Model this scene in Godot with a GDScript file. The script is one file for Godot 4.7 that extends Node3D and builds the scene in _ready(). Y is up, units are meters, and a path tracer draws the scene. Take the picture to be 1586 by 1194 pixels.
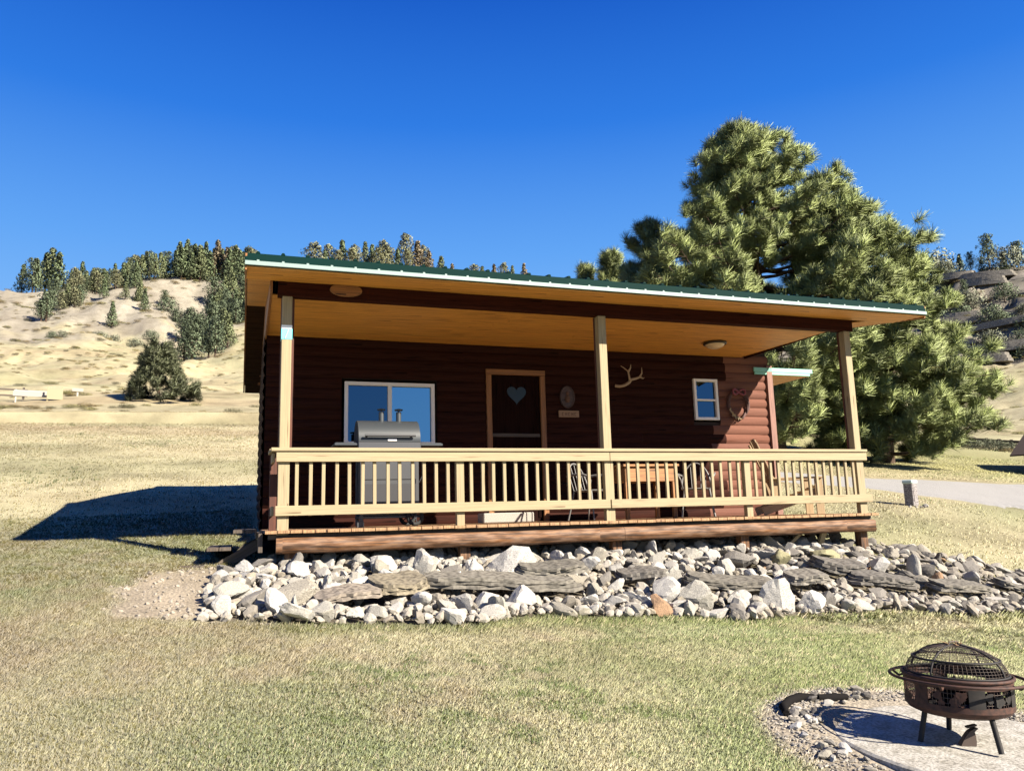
extends Node3D
# A log-sided cabin with a covered porch on a grassy slope below dry hills. x runs along the porch front, z towards the viewer, y = 0 is the porch deck.

const EYE := Vector3(-0.4427, 0.0847, 9.6795)
const FWD := Vector3(0.32532567, 0.0, -0.94560204)
const RGT := Vector3(0.94560204, 0.0, 0.32532567)
const SUN_DIR := Vector3(-0.785, -0.82, -1.0)
const W := 8.42          # porch length between the outer posts
const WALL_Z := -2.5     # front wall of the cabin
const BACK_Z := -5.75
const RIDGE_Z := -2.6
const WALL_L := -0.17
const WALL_R := 8.83

var rng := RandomNumberGenerator.new()
var n_big := FastNoiseLite.new()
var n_mid := FastNoiseLite.new()
var n_fine := FastNoiseLite.new()
var taken := {}
var M := {}
var T := {}


func _ready():
	rng.seed = 20231
	var cam := Camera3D.new()
	cam.name = "camera"
	cam.position = EYE
	cam.rotation = Vector3(0.166, -0.3314, -0.0267)
	cam.fov = 52.36
	cam.near = 0.05
	cam.far = 3000.0
	cam.current = true
	add_child(cam)

	var env := Environment.new()
	env.tonemap_mode = Environment.TONE_MAPPER_LINEAR
	env.tonemap_exposure = 3.2
	env.background_mode = Environment.BG_SKY
	var sky := Sky.new()
	sky.sky_material = make_sky(3.2)
	env.sky = sky
	env.sdfgi_enabled = true
	env.ssao_enabled = true
	env.ssil_enabled = true
	var we := WorldEnvironment.new()
	we.name = "world_environment"
	we.environment = env
	add_child(we)

	var sun := DirectionalLight3D.new()
	sun.name = "sun"
	sun.light_energy = 1.6
	sun.light_color = Color(1.0, 0.955, 0.88)
	sun.light_angular_distance = 0.5
	sun.shadow_enabled = true
	sun.look_at_from_position(Vector3.ZERO, SUN_DIR, Vector3.UP)
	add_child(sun)

	n_big.seed = 11; n_big.frequency = 0.035; n_big.fractal_octaves = 4
	n_mid.seed = 23; n_mid.frequency = 0.3; n_mid.fractal_octaves = 4
	n_fine.seed = 37; n_fine.frequency = 1.6; n_fine.fractal_octaves = 3
	make_textures()
	make_materials()

	build_ground()
	build_road()
	build_cabin()
	build_hill_trees()
	build_pines()
	build_rock_bank()
	build_porch_things()
	build_fire_pit()
	build_far_things()
	build_grass()


# ---------------------------------------------------------------- sky

func make_sky(exposure: float) -> PanoramaSkyMaterial:
	# clear deep blue air, paler towards the horizon
	var e := [-90.0, -2.0, 0.0, 8.0, 14.0, 18.9, 27.8, 35.7, 50.0, 90.0]
	var c := [Vector3(0.16, 0.14, 0.1), Vector3(0.2, 0.2, 0.18), Vector3(0.36, 0.62, 0.98), Vector3(0.30, 0.57, 0.97), Vector3(0.2, 0.475, 0.95), Vector3(0.125, 0.385, 0.92), Vector3(0.030, 0.205, 0.78), Vector3(0.0125, 0.118, 0.60), Vector3(0.007, 0.07, 0.43), Vector3(0.005, 0.05, 0.34)]
	var h := 512
	var im := Image.create(16, h, false, Image.FORMAT_RGBF)
	for y in h:
		var el := 90.0 - (y + 0.5) / h * 180.0
		var k := 0
		while k < e.size() - 2 and el > e[k + 1]:
			k += 1
		var t: float = clampf((el - e[k]) / (e[k + 1] - e[k]), 0.0, 1.0)
		var v: Vector3 = c[k].lerp(c[k + 1], t) / exposure
		for x in 16:
			im.set_pixel(x, y, Color(v.x, v.y, v.z))
	var m := PanoramaSkyMaterial.new()
	m.panorama = ImageTexture.create_from_image(im)
	return m


# ---------------------------------------------------------------- textures and materials

func lin(r: float, g: float, b: float) -> Color:
	return Color(r, g, b).linear_to_srgb()


func grey_image(w: int, h: int, f: Callable) -> ImageTexture:
	var im := Image.create(w, h, false, Image.FORMAT_RGB8)
	for y in h:
		for x in w:
			var v: Color = f.call(x, y)
			im.set_pixel(x, y, v)
	return ImageTexture.create_from_image(im)


func make_textures():
	var a := FastNoiseLite.new()
	a.seed = 5; a.frequency = 1.0; a.fractal_octaves = 4
	var knots := []
	var kr := RandomNumberGenerator.new()
	kr.seed = 77
	for i in 9:
		knots.append(Vector3(kr.randf() * 512.0, kr.randf() * 256.0, kr.randf_range(4.0, 9.0)))
	# wood: u runs along the grain; knots push the grain lines aside
	T.wood = grey_image(512, 256, func(x, y):
		var push := 0.0
		var dark := 0.0
		for k in knots:
			var dx: float = (x - k.x) / 3.0
			var dy: float = y - k.y
			var d: float = sqrt(dx * dx + dy * dy) / k.z
			push += exp(-d * d * 0.35) * signf(dy) * 5.0
			dark += exp(-d * d * 1.6)
		var yy: float = y + push
		var g1 := a.get_noise_2d(x * 0.006, yy * 0.09)
		var g2 := a.get_noise_2d(x * 0.03 + 40.0, yy * 0.45)
		var v := 0.86 + g1 * 0.32 + g2 * 0.18 - dark * 0.42
		v = clampf(v, 0.2, 1.0)
		return Color(v, v * (0.985 - dark * 0.1), v * (0.96 - dark * 0.15)))
	T.wood_pale = grey_image(512, 256, func(x, y):
		var push := 0.0
		var dark := 0.0
		for k in knots:
			var dx: float = (x - k.x) / 3.0
			var dy: float = y - k.y
			var d: float = sqrt(dx * dx + dy * dy) / k.z
			push += exp(-d * d * 0.35) * signf(dy) * 5.0
			dark += exp(-d * d * 2.2)
		var g1 := a.get_noise_2d(x * 0.006, (y + push) * 0.09)
		var g2 := a.get_noise_2d(x * 0.03 + 40.0, (y + push) * 0.4)
		var v := clampf(0.9 + g1 * 0.13 + g2 * 0.07 - dark * 0.22, 0.2, 1.0)
		return Color(v, v * (0.985 - dark * 0.1), v * (0.96 - dark * 0.15)))
	T.stain = grey_image(512, 256, func(x, y):
		var g1 := a.get_noise_2d(x * 0.008, y * 0.05 + 9.0)
		var g2 := a.get_noise_2d(x * 0.05 + 3.0, y * 0.5)
		var g3 := a.get_noise_2d(x * 0.02 + 70.0, y * 0.02)
		var v := clampf(0.78 + g1 * 0.45 + g2 * 0.25 + g3 * 0.35, 0.15, 1.0)
		var cool := clampf(0.5 + g3 * 1.6, 0.0, 1.0)
		return Color(v, v * lerpf(0.9, 1.05, cool), v * lerpf(0.72, 1.2, cool)))
	var rough := FastNoiseLite.new()
	rough.seed = 91; rough.frequency = 0.02; rough.fractal_octaves = 5
	T.rock = noise_tex(rough, 512, [Color(0.44, 0.435, 0.425), Color(0.84, 0.835, 0.82), Color(1, 1, 0.99)])
	T.rock_n = noise_normal(rough, 512, 5.0)
	var soil := FastNoiseLite.new()
	soil.seed = 14; soil.frequency = 0.045; soil.fractal_octaves = 5
	T.soil = noise_tex(soil, 1024, [Color(0.52, 0.52, 0.5), Color(0.84, 0.84, 0.83), Color(1, 1, 1)])
	T.soil_n = noise_normal(soil, 1024, 7.0)
	var rust := FastNoiseLite.new()
	rust.seed = 31; rust.frequency = 0.03; rust.fractal_octaves = 5
	T.rust = noise_tex(rust, 256, [Color(0.35, 0.3, 0.3), Color(0.75, 0.7, 0.68), Color(1, 0.95, 0.9)])


func noise_tex(n: FastNoiseLite, size: int, ramp: Array) -> NoiseTexture2D:
	var t := NoiseTexture2D.new()
	t.width = size; t.height = size
	t.seamless = true
	t.noise = n
	var g := Gradient.new()
	g.offsets = PackedFloat32Array([0.0, 0.5, 1.0])
	g.colors = PackedColorArray(ramp)
	t.color_ramp = g
	return t


func noise_normal(n: FastNoiseLite, size: int, bump: float) -> NoiseTexture2D:
	var t := NoiseTexture2D.new()
	t.width = size; t.height = size
	t.seamless = true
	t.noise = n
	t.as_normal_map = true
	t.bump_strength = bump
	return t


func mat(called: String, c: Color, rough := 0.8, tex = null, scale := Vector3(1, 1, 1), tri := false) -> StandardMaterial3D:
	var m := StandardMaterial3D.new()
	m.resource_name = called
	m.albedo_color = c
	m.roughness = rough
	m.vertex_color_use_as_albedo = true
	if tex:
		m.albedo_texture = tex
		m.uv1_scale = scale
		m.uv1_triplanar = tri
	M[called] = m
	return m


func make_materials():
	var ws := Vector3(0.3, 4.0, 1)
	mat("rail_wood", lin(0.345, 0.287, 0.178), 0.75, T.wood_pale, ws)
	mat("post_wood", lin(0.34, 0.283, 0.175), 0.75, T.wood_pale, ws)
	mat("red_post", lin(0.1, 0.03, 0.016), 0.7, T.wood, ws)
	mat("deck_wood", lin(0.38, 0.23, 0.12), 0.75, T.wood, ws)
	mat("ceiling_wood", lin(0.74, 0.35, 0.07), 0.55, T.wood, ws)
	mat("beam_wood", lin(0.045, 0.011, 0.006), 0.8, T.wood, ws).metallic_specular = 0.2
	mat("log_rim", lin(0.2, 0.105, 0.052), 0.75, T.stain, Vector3(0.25, 2.0, 1))
	mat("siding", lin(0.037, 0.012, 0.0085), 0.8, T.wood, ws).metallic_specular = 0.2  # wall brown darkened to stand for the shade under the porch roof
	mat("siding_lit", lin(0.185, 0.088, 0.068), 0.8, T.wood_pale, ws).metallic_specular = 0.2  # same siding, paler: sunlight on the right end put into its colour
	mat("shaded_soffit", lin(0.045, 0.022, 0.012), 0.85, T.wood, ws).metallic_specular = 0.2  # soffit boards darkened: shade under the rear slope put into the colour
	mat("corner_wood", lin(0.27, 0.13, 0.10), 0.65, T.wood, ws)
	mat("wall_back", lin(0.02, 0.01, 0.007), 0.9)
	mat("trim_wood", lin(0.3, 0.13, 0.04), 0.6, T.wood, ws)
	mat("door_wood", lin(0.016, 0.006, 0.005), 0.8, T.wood, ws).metallic_specular = 0.15
	mat("frame_white", lin(0.74, 0.72, 0.70), 0.5)
	mat("pane", lin(0.17, 0.31, 0.42), 0.02).metallic = 1.0      # coated glass: mirrors the sky
	mat("pane_dim", lin(0.05, 0.10, 0.16), 0.02).metallic = 1.0
	mat("heart_glass", lin(0.003, 0.012, 0.017), 0.35)
	var rf := mat("roof_green", lin(0.002, 0.018, 0.0165), 0.6)
	rf.metallic_specular = 0.15
	mat("roof_edge", lin(0.19, 0.26, 0.25), 0.5)
	mat("mint_paint", lin(0.2, 0.46, 0.38), 0.55)
	mat("dark_void", lin(0.02, 0.018, 0.015), 0.95)
	mat("step_wood", lin(0.1, 0.08, 0.065), 0.8, T.wood, ws)
	var bm := mat("black_metal", lin(0.035, 0.037, 0.042), 0.42)
	bm.metallic_specular = 0.6
	mat("grill_lid", lin(0.03, 0.036, 0.042), 0.45)
	mat("grey_metal", lin(0.03, 0.03, 0.034), 0.45)
	mat("tyre", lin(0.02, 0.02, 0.02), 0.85)
	mat("badge", lin(0.75, 0.75, 0.75), 0.3)
	mat("chair_metal", lin(0.13, 0.125, 0.12), 0.4)
	mat("table_wood", lin(0.36, 0.17, 0.06), 0.6, T.wood, ws)
	mat("adirondack_wood", lin(0.45, 0.33, 0.2), 0.7, T.wood_pale, ws)
	mat("mat_pale", lin(0.42, 0.4, 0.37), 0.9, T.soil, Vector3(2, 2, 2), true)
	mat("antler", lin(0.3, 0.22, 0.14), 0.6)
	mat("sign_wood", lin(0.32, 0.2, 0.115), 0.6, T.wood_pale, ws)
	mat("plaque_wood", lin(0.07, 0.04, 0.035), 0.6, T.wood, ws)
	mat("sign_cut", lin(0.10, 0.05, 0.03), 0.8)
	mat("vine", lin(0.085, 0.045, 0.04), 0.85)
	mat("red_ribbon", lin(0.19, 0.045, 0.055), 0.7)
	mat("dry_leaf", lin(0.32, 0.25, 0.15), 0.8)
	mat("lamp_rim", lin(0.025, 0.018, 0.012), 0.4)
	mat("lamp_glass", lin(0.55, 0.42, 0.28), 0.3)
	mat("tag_blue", lin(0.16, 0.62, 0.66), 0.4)
	mat("tag_white", lin(0.8, 0.82, 0.8), 0.4)
	var rk := mat("rock", lin(0.62, 0.60, 0.57), 0.9, T.rock, Vector3(1.3, 1.3, 1.3), true)
	rk.normal_enabled = true
	rk.normal_texture = T.rock_n
	rk.normal_scale = 1.3
	mat("slab_rock", lin(0.2, 0.185, 0.16), 0.9, T.rock, Vector3(1.3, 2.0, 1.3), true)
	var so := mat("terrain", Color(1, 1, 1), 0.95, T.soil, Vector3(0.55, 0.55, 0.55), true)
	so.uv1_world_triplanar = true
	so.normal_enabled = true
	so.normal_texture = T.soil_n
	so.normal_scale = 0.8
	var patches := FastNoiseLite.new()
	patches.seed = 3; patches.frequency = 0.012; patches.fractal_octaves = 6; patches.fractal_gain = 0.62
	so.detail_enabled = true
	so.detail_blend_mode = BaseMaterial3D.BLEND_MODE_MUL
	so.detail_uv_layer = BaseMaterial3D.DETAIL_UV_2
	so.detail_albedo = noise_tex(patches, 1024, [Color(0.66, 0.64, 0.6), Color(0.9, 0.89, 0.87), Color(1, 1, 1)])
	so.uv2_triplanar = true
	so.uv2_world_triplanar = true
	so.uv2_scale = Vector3(0.03, 0.03, 0.03)
	var gv := mat("gravel_road", lin(0.36, 0.35, 0.345), 0.95, T.soil, Vector3(0.9, 0.9, 0.9), true)
	gv.uv1_world_triplanar = true
	var co := mat("concrete", lin(0.56, 0.545, 0.52), 0.9, T.soil, Vector3(0.8, 0.8, 0.8), true)
	co.normal_enabled = true
	co.normal_texture = T.soil_n
	co.normal_scale = 0.25
	co.detail_enabled = true
	co.detail_blend_mode = BaseMaterial3D.BLEND_MODE_MUL
	co.detail_uv_layer = BaseMaterial3D.DETAIL_UV_2
	co.detail_albedo = so.detail_albedo
	co.uv2_triplanar = true
	co.uv2_scale = Vector3(0.45, 0.45, 0.45)
	var gr := mat("grass_blade", Color(1, 1, 1), 0.85)
	gr.backlight_enabled = true
	gr.backlight = Color(0.25, 0.25, 0.25)
	var nd := mat("needles", Color(1, 1, 1), 0.6)
	nd.backlight_enabled = true
	nd.backlight = Color(0.3, 0.3, 0.3)
	mat("bark", lin(0.10, 0.062, 0.042), 0.95, T.rock, Vector3(1.5, 0.5, 1.5), true)
	mat("far_leaf", Color(1, 1, 1), 0.9)
	mat("rust_metal", lin(0.075, 0.031, 0.019), 0.75, T.rust, Vector3(2.5, 2.5, 2.5), true)
	mat("soot_metal", lin(0.014, 0.011, 0.01), 0.7, T.rust, Vector3(2.5, 2.5, 2.5), true)
	mat("wire", lin(0.05, 0.034, 0.026), 0.6)
	mat("charred", lin(0.012, 0.011, 0.011), 0.95).metallic_specular = 0.1
	mat("twig", lin(0.24, 0.15, 0.08), 0.9)
	mat("pedestal_grey", lin(0.36, 0.385, 0.41), 0.6, T.rust, Vector3(3, 3, 3), true)
	mat("pedestal_cap", lin(0.4, 0.5, 0.48), 0.5)
	mat("white_board", lin(0.27, 0.25, 0.22), 0.7)
	mat("grey_board", lin(0.3, 0.29, 0.26), 0.7)
	mat("yellow_board", lin(0.27, 0.235, 0.145), 0.8)
	mat("shed_dark", lin(0.04, 0.025, 0.02), 0.85, T.wood, ws)


# ---------------------------------------------------------------- mesh buffer

class Buf:
	var v := PackedVector3Array()
	var n := PackedVector3Array()
	var u := PackedVector2Array()
	var c := PackedColorArray()

	# three corners, counter-clockwise seen from outside
	func tri(a: Vector3, b: Vector3, d: Vector3, ua: Vector2, ub: Vector2, ud: Vector2, col: Color):
		var nn := (b - a).cross(d - a)
		if nn.length_squared() < 1e-16:
			return
		nn = nn.normalized()
		v.append(a); v.append(d); v.append(b)
		u.append(ua); u.append(ud); u.append(ub)
		for i in 3:
			n.append(nn); c.append(col)

	func trin(a: Vector3, b: Vector3, d: Vector3, na: Vector3, nb: Vector3, nd: Vector3, ua: Vector2, ub: Vector2, ud: Vector2, col: Color):
		v.append(a); v.append(d); v.append(b)
		n.append(na); n.append(nd); n.append(nb)
		u.append(ua); u.append(ud); u.append(ub)
		for i in 3:
			c.append(col)

	func quad(a: Vector3, b: Vector3, d: Vector3, e: Vector3, col: Color, ua := Vector2(0, 0), ub := Vector2(1, 0), ud := Vector2(1, 1), ue := Vector2(0, 1)):
		tri(a, b, d, ua, ub, ud, col)
		tri(a, d, e, ua, ud, ue, col)

	func mesh() -> ArrayMesh:
		var arr := []
		arr.resize(Mesh.ARRAY_MAX)
		arr[Mesh.ARRAY_VERTEX] = v
		arr[Mesh.ARRAY_NORMAL] = n
		arr[Mesh.ARRAY_TEX_UV] = u
		arr[Mesh.ARRAY_COLOR] = c
		var m := ArrayMesh.new()
		m.add_surface_from_arrays(Mesh.PRIMITIVE_TRIANGLES, arr)
		return m


func tint(spread := 0.08) -> Color:
	var k := 1.0 + rng.randf_range(-spread, spread)
	var w := rng.randf_range(-spread, spread) * 0.35
	return Color(k * (1.0 + w), k, k * (1.0 - w))


# a box with small chamfers; its texture runs along its longest side
func box(b: Buf, at: Vector3, size: Vector3, bs := Basis(), bev := 0.004, col := Color(1, 1, 1)):
	var h := size * 0.5
	bev = minf(bev, minf(h.x, minf(h.y, h.z)) * 0.45)
	var l := 0
	if size.y > size[l]: l = 1
	if size.z > size[l]: l = 2
	var uo := Vector2(rng.randf() * 7.0, rng.randf() * 3.0)
	var P := func(sx: int, sy: int, sz: int, f: int) -> Vector3:
		var q := Vector3(sx * h.x, sy * h.y, sz * h.z)
		for k in 3:
			if k != f:
				q[k] -= signf(q[k]) * bev
		return q
	var polys := []
	for f in 3:
		for s in [-1, 1]:
			var a := (f + 1) % 3
			var d := (f + 2) % 3
			var pts := []
			for o in [[-1, -1], [1, -1], [1, 1], [-1, 1]]:
				var sg := [0, 0, 0]
				sg[f] = s; sg[a] = o[0]; sg[d] = o[1]
				pts.append(P.call(sg[0], sg[1], sg[2], f))
			polys.append([pts, f])
	if bev > 0.0:
		for f in 3:     # the edges along axis f
			var a := (f + 1) % 3
			var d := (f + 2) % 3
			for o in [[-1, -1], [1, -1], [1, 1], [-1, 1]]:
				var pts := []
				for e in [[-1, a], [1, a], [1, d], [-1, d]]:
					var sg := [0, 0, 0]
					sg[f] = e[0]; sg[a] = o[0]; sg[d] = o[1]
					pts.append(P.call(sg[0], sg[1], sg[2], e[1]))
				polys.append([pts, a])
		for sx in [-1, 1]:
			for sy in [-1, 1]:
				for sz in [-1, 1]:
					polys.append([[P.call(sx, sy, sz, 0), P.call(sx, sy, sz, 1), P.call(sx, sy, sz, 2)], 0])
	for pl in polys:
		var pts: Array = pl[0]
		var f: int = pl[1]
		var m := 3 - l - f if l != f else (l + 1) % 3
		var ul := l if l != f else (l + 2) % 3
		var mid := Vector3.ZERO
		for q in pts:
			mid += q
		var uv := []
		var w := []
		for q in pts:
			uv.append(Vector2(q[ul], q[m]) + uo)
			w.append(at + bs * q)
		var nn: Vector3 = (pts[1] - pts[0]).cross(pts[2] - pts[0])
		if nn.dot(mid) < 0.0:
			w.reverse(); uv.reverse()
		b.tri(w[0], w[1], w[2], uv[0], uv[1], uv[2], col)
		if w.size() == 4:
			b.tri(w[0], w[2], w[3], uv[0], uv[2], uv[3], col)


# a straight bar of rectangular section between two points
func bar(b: Buf, p: Vector3, q: Vector3, wide: float, thick: float, col := Color(1, 1, 1), up := Vector3.UP, bev := 0.003):
	var z := (q - p).normalized()
	if absf(z.dot(up)) > 0.98:
		up = Vector3(0, 0, 1) if absf(z.z) < 0.9 else Vector3(1, 0, 0)
	var x := up.cross(z).normalized()
	var y := z.cross(x)
	box(b, (p + q) * 0.5, Vector3(wide, thick, p.distance_to(q)), Basis(x, y, z), bev, col)


# a round rod through points
func tube(b: Buf, pts: Array, rad: Array, sides := 6, col := Color(1, 1, 1), closed := false):
	var rings := []
	var cnt := pts.size()
	var last := Vector3.ZERO
	for i in cnt:
		var a: Vector3 = pts[(i - 1 + cnt) % cnt] if closed or i > 0 else pts[0]
		var d: Vector3 = pts[(i + 1) % cnt] if closed or i < cnt - 1 else pts[cnt - 1]
		var t := (d - a).normalized()
		if last == Vector3.ZERO:
			last = Vector3(0.3, 1, 0.2).cross(t)
			if last.length() < 0.1:
				last = Vector3(1, 0, 0).cross(t)
		last = (last - t * last.dot(t)).normalized()
		var o := t.cross(last)
		var ring := []
		for k in sides:
			var an := TAU * k / sides
			var nn := last * cos(an) + o * sin(an)
			ring.append([pts[i] + nn * rad[mini(i, rad.size() - 1)], nn])
		rings.append(ring)
	var n := cnt if closed else cnt - 1
	var run := 0.0
	for i in n:
		var r0: Array = rings[i]
		var r1: Array = rings[(i + 1) % cnt]
		var seg: float = pts[i].distance_to(pts[(i + 1) % cnt])
		for k in sides:
			var k2 := (k + 1) % sides
			var u0 := Vector2(run, k * 0.1)
			var u1 := Vector2(run + seg, k * 0.1)
			var u2 := Vector2(run + seg, k * 0.1 + 0.1)
			var u3 := Vector2(run, k * 0.1 + 0.1)
			b.trin(r0[k][0], r0[k2][0], r1[k2][0], r0[k][1], r0[k2][1], r1[k2][1], u0, u3, u2, col)
			b.trin(r0[k][0], r1[k2][0], r1[k][0], r0[k][1], r1[k2][1], r1[k][1], u0, u2, u1, col)
		run += seg
	if not closed:
		for k in range(1, sides - 1):
			b.tri(rings[0][0][0], rings[0][k + 1][0], rings[0][k][0], Vector2.ZERO, Vector2(0.05, 0), Vector2(0, 0.05), col)
			b.tri(rings[cnt - 1][0][0], rings[cnt - 1][k][0], rings[cnt - 1][k + 1][0], Vector2.ZERO, Vector2(0.05, 0), Vector2(0, 0.05), col)


# a turned shape: prof holds (radius, height) from bottom to top on the outside
func lathe(b: Buf, prof: Array, at: Vector3, segs := 32, col := Color(1, 1, 1), a0 := 0.0, a1 := TAU):
	for i in prof.size() - 1:
		var p: Vector2 = prof[i]
		var q: Vector2 = prof[i + 1]
		var t := (q - p).normalized()
		var nr := t.y
		var ny := -t.x
		for k in segs:
			var x0 := a0 + (a1 - a0) * k / segs
			var x1 := a0 + (a1 - a0) * (k + 1) / segs
			var d0 := Vector3(cos(x0), 0, -sin(x0))
			var d1 := Vector3(cos(x1), 0, -sin(x1))
			var n0 := d0 * nr + Vector3.UP * ny
			var n1 := d1 * nr + Vector3.UP * ny
			var A := at + d0 * p.x + Vector3.UP * p.y
			var B := at + d1 * p.x + Vector3.UP * p.y
			var C := at + d1 * q.x + Vector3.UP * q.y
			var D := at + d0 * q.x + Vector3.UP * q.y
			var ua := Vector2(x0 * 0.5, p.y)
			var ub := Vector2(x1 * 0.5, p.y)
			var uc := Vector2(x1 * 0.5, q.y)
			var ud := Vector2(x0 * 0.5, q.y)
			if p.x > 1e-5:
				b.trin(A, B, C, n0, n1, n1, ua, ub, uc, col)
			if q.x > 1e-5:
				b.trin(A, C, D, n0, n1, n0, ua, uc, ud, col)


# ---------------------------------------------------------------- nodes

func numbered(called: String) -> String:
	if not taken.has(called):
		taken[called] = 0
		return called
	taken[called] += 1
	return "%s_%03d" % [called, taken[called]]


func tag(o: Node3D, label: String, category := "", group := "", kind := ""):
	if label: o.set_meta("label", label)
	if category: o.set_meta("category", category)
	if group: o.set_meta("group", group)
	if kind: o.set_meta("kind", kind)


func thing(called: String, label: String, category: String, at := Vector3.ZERO, turn := 0.0, group := "") -> Node3D:
	var o := Node3D.new()
	o.name = numbered(called)
	o.position = at
	o.rotation.y = turn
	tag(o, label, category, group)
	add_child(o, true)
	return o


func part(called: String, b, m, parent: Node = null, label := "") -> MeshInstance3D:
	var o := MeshInstance3D.new()
	o.mesh = b.mesh() if b is Buf else b
	o.material_override = M[m] if m is String else m
	if parent == null:
		o.name = numbered(called)
		add_child(o, true)
	else:
		var key := "%s/%d" % [called, parent.get_instance_id()]
		if taken.has(key):
			taken[key] += 1
			o.name = "%s_%03d" % [called, taken[key]]
		else:
			taken[key] = 0
			o.name = called
		parent.add_child(o, true)
	if label: o.set_meta("label", label)
	return o


func board(called: String, at: Vector3, size: Vector3, m: String, parent: Node, spread := 0.1, bev := 0.004) -> MeshInstance3D:
	var b := Buf.new()
	box(b, at, size, Basis(), bev, tint(spread))
	return part(called, b, m, parent)


# ---------------------------------------------------------------- ground

const PROFILE := [[-60.0, 10.8], [-30.0, 5.2], [-8.0, 0.85], [-3.5, -0.02], [0.0, -0.5], [2.0, -0.8], [3.0, -0.95], [5.3, -1.25], [7.0, -1.5], [9.7, -1.57], [20.0, -1.75], [60.0, -3.0], [400.0, -9.0]]
const AZ := [-0.736, -0.581, -0.509, -0.437, -0.388, -0.315, -0.16, 0.003, 0.166, 0.321, 0.493, 0.536, 0.575, 0.713]
const FAR_R := [60.0, 85.0, 110.0, 135.0, 160.0, 190.0]
const FAR := [
	[0.133, 0.144, 0.148, 0.152, 0.154, 0.156, 0.159, 0.156, 0.146, 0.116, 0.079, 0.078, 0.076, 0.069],
	[0.146, 0.16, 0.164, 0.168, 0.171, 0.175, 0.18, 0.173, 0.162, 0.132, 0.095, 0.095, 0.095, 0.087],
	[0.165, 0.181, 0.187, 0.19, 0.19, 0.198, 0.205, 0.199, 0.183, 0.148, 0.117, 0.12, 0.119, 0.112],
	[0.184, 0.202, 0.213, 0.215, 0.206, 0.222, 0.235, 0.225, 0.204, 0.164, 0.154, 0.159, 0.158, 0.15],
	[0.209, 0.231, 0.243, 0.254, 0.242, 0.255, 0.269, 0.259, 0.229, 0.188, 0.206, 0.21, 0.211, 0.194],
	[0.241, 0.267, 0.283, 0.303, 0.311, 0.309, 0.326, 0.303, 0.268, 0.228, 0.262, 0.264, 0.263, 0.236]]


func profile(z: float) -> float:
	var k := 0
	while k < PROFILE.size() - 2 and z > PROFILE[k + 1][0]:
		k += 1
	var t: float = (z - PROFILE[k][0]) / (PROFILE[k + 1][0] - PROFILE[k][0])
	return lerpf(PROFILE[k][1], PROFILE[k + 1][1], t)


func near_ground(x: float, z: float) -> float:
	var y := 0.0
	for d in [-0.5, -0.25, 0.0, 0.25, 0.5]:
		y += profile(z + d) * 0.2
	var f := clampf((z + 3.5) / 3.5, 0.0, 1.0) * 0.045 + clampf(z, 0.0, 1.0) * 0.005
	y -= f * clampf(x, -15.0, 18.0)
	var pd := Vector2(x - PIT.x, z - PIT.y).length()
	if pd < 1.4:
		y += 0.035 * smoothstep(1.35, 1.0, pd) * smoothstep(0.55, 0.85, pd)
	return y + n_mid.get_noise_2d(x, z) * 0.035


func far_tan(a: float, r: int) -> float:
	var k := 0
	while k < AZ.size() - 2 and a > AZ[k + 1]:
		k += 1
	var t := clampf((a - AZ[k]) / (AZ[k + 1] - AZ[k]), 0.0, 1.0)
	t = t * t * (3.0 - 2.0 * t)
	return lerpf(FAR[r][k], FAR[r][k + 1], t)


func polar(x: float, z: float) -> Vector2:
	var d := Vector3(x - EYE.x, 0, z - EYE.z)
	return Vector2(atan2(d.dot(RGT), d.dot(FWD)), d.length())


func at_polar(a: float, r: float) -> Vector3:
	var q := Vector3(EYE.x, 0, EYE.z) + FWD * cos(a) * r + RGT * sin(a) * r
	return Vector3(q.x, ground(q.x, q.z), q.z)


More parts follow.
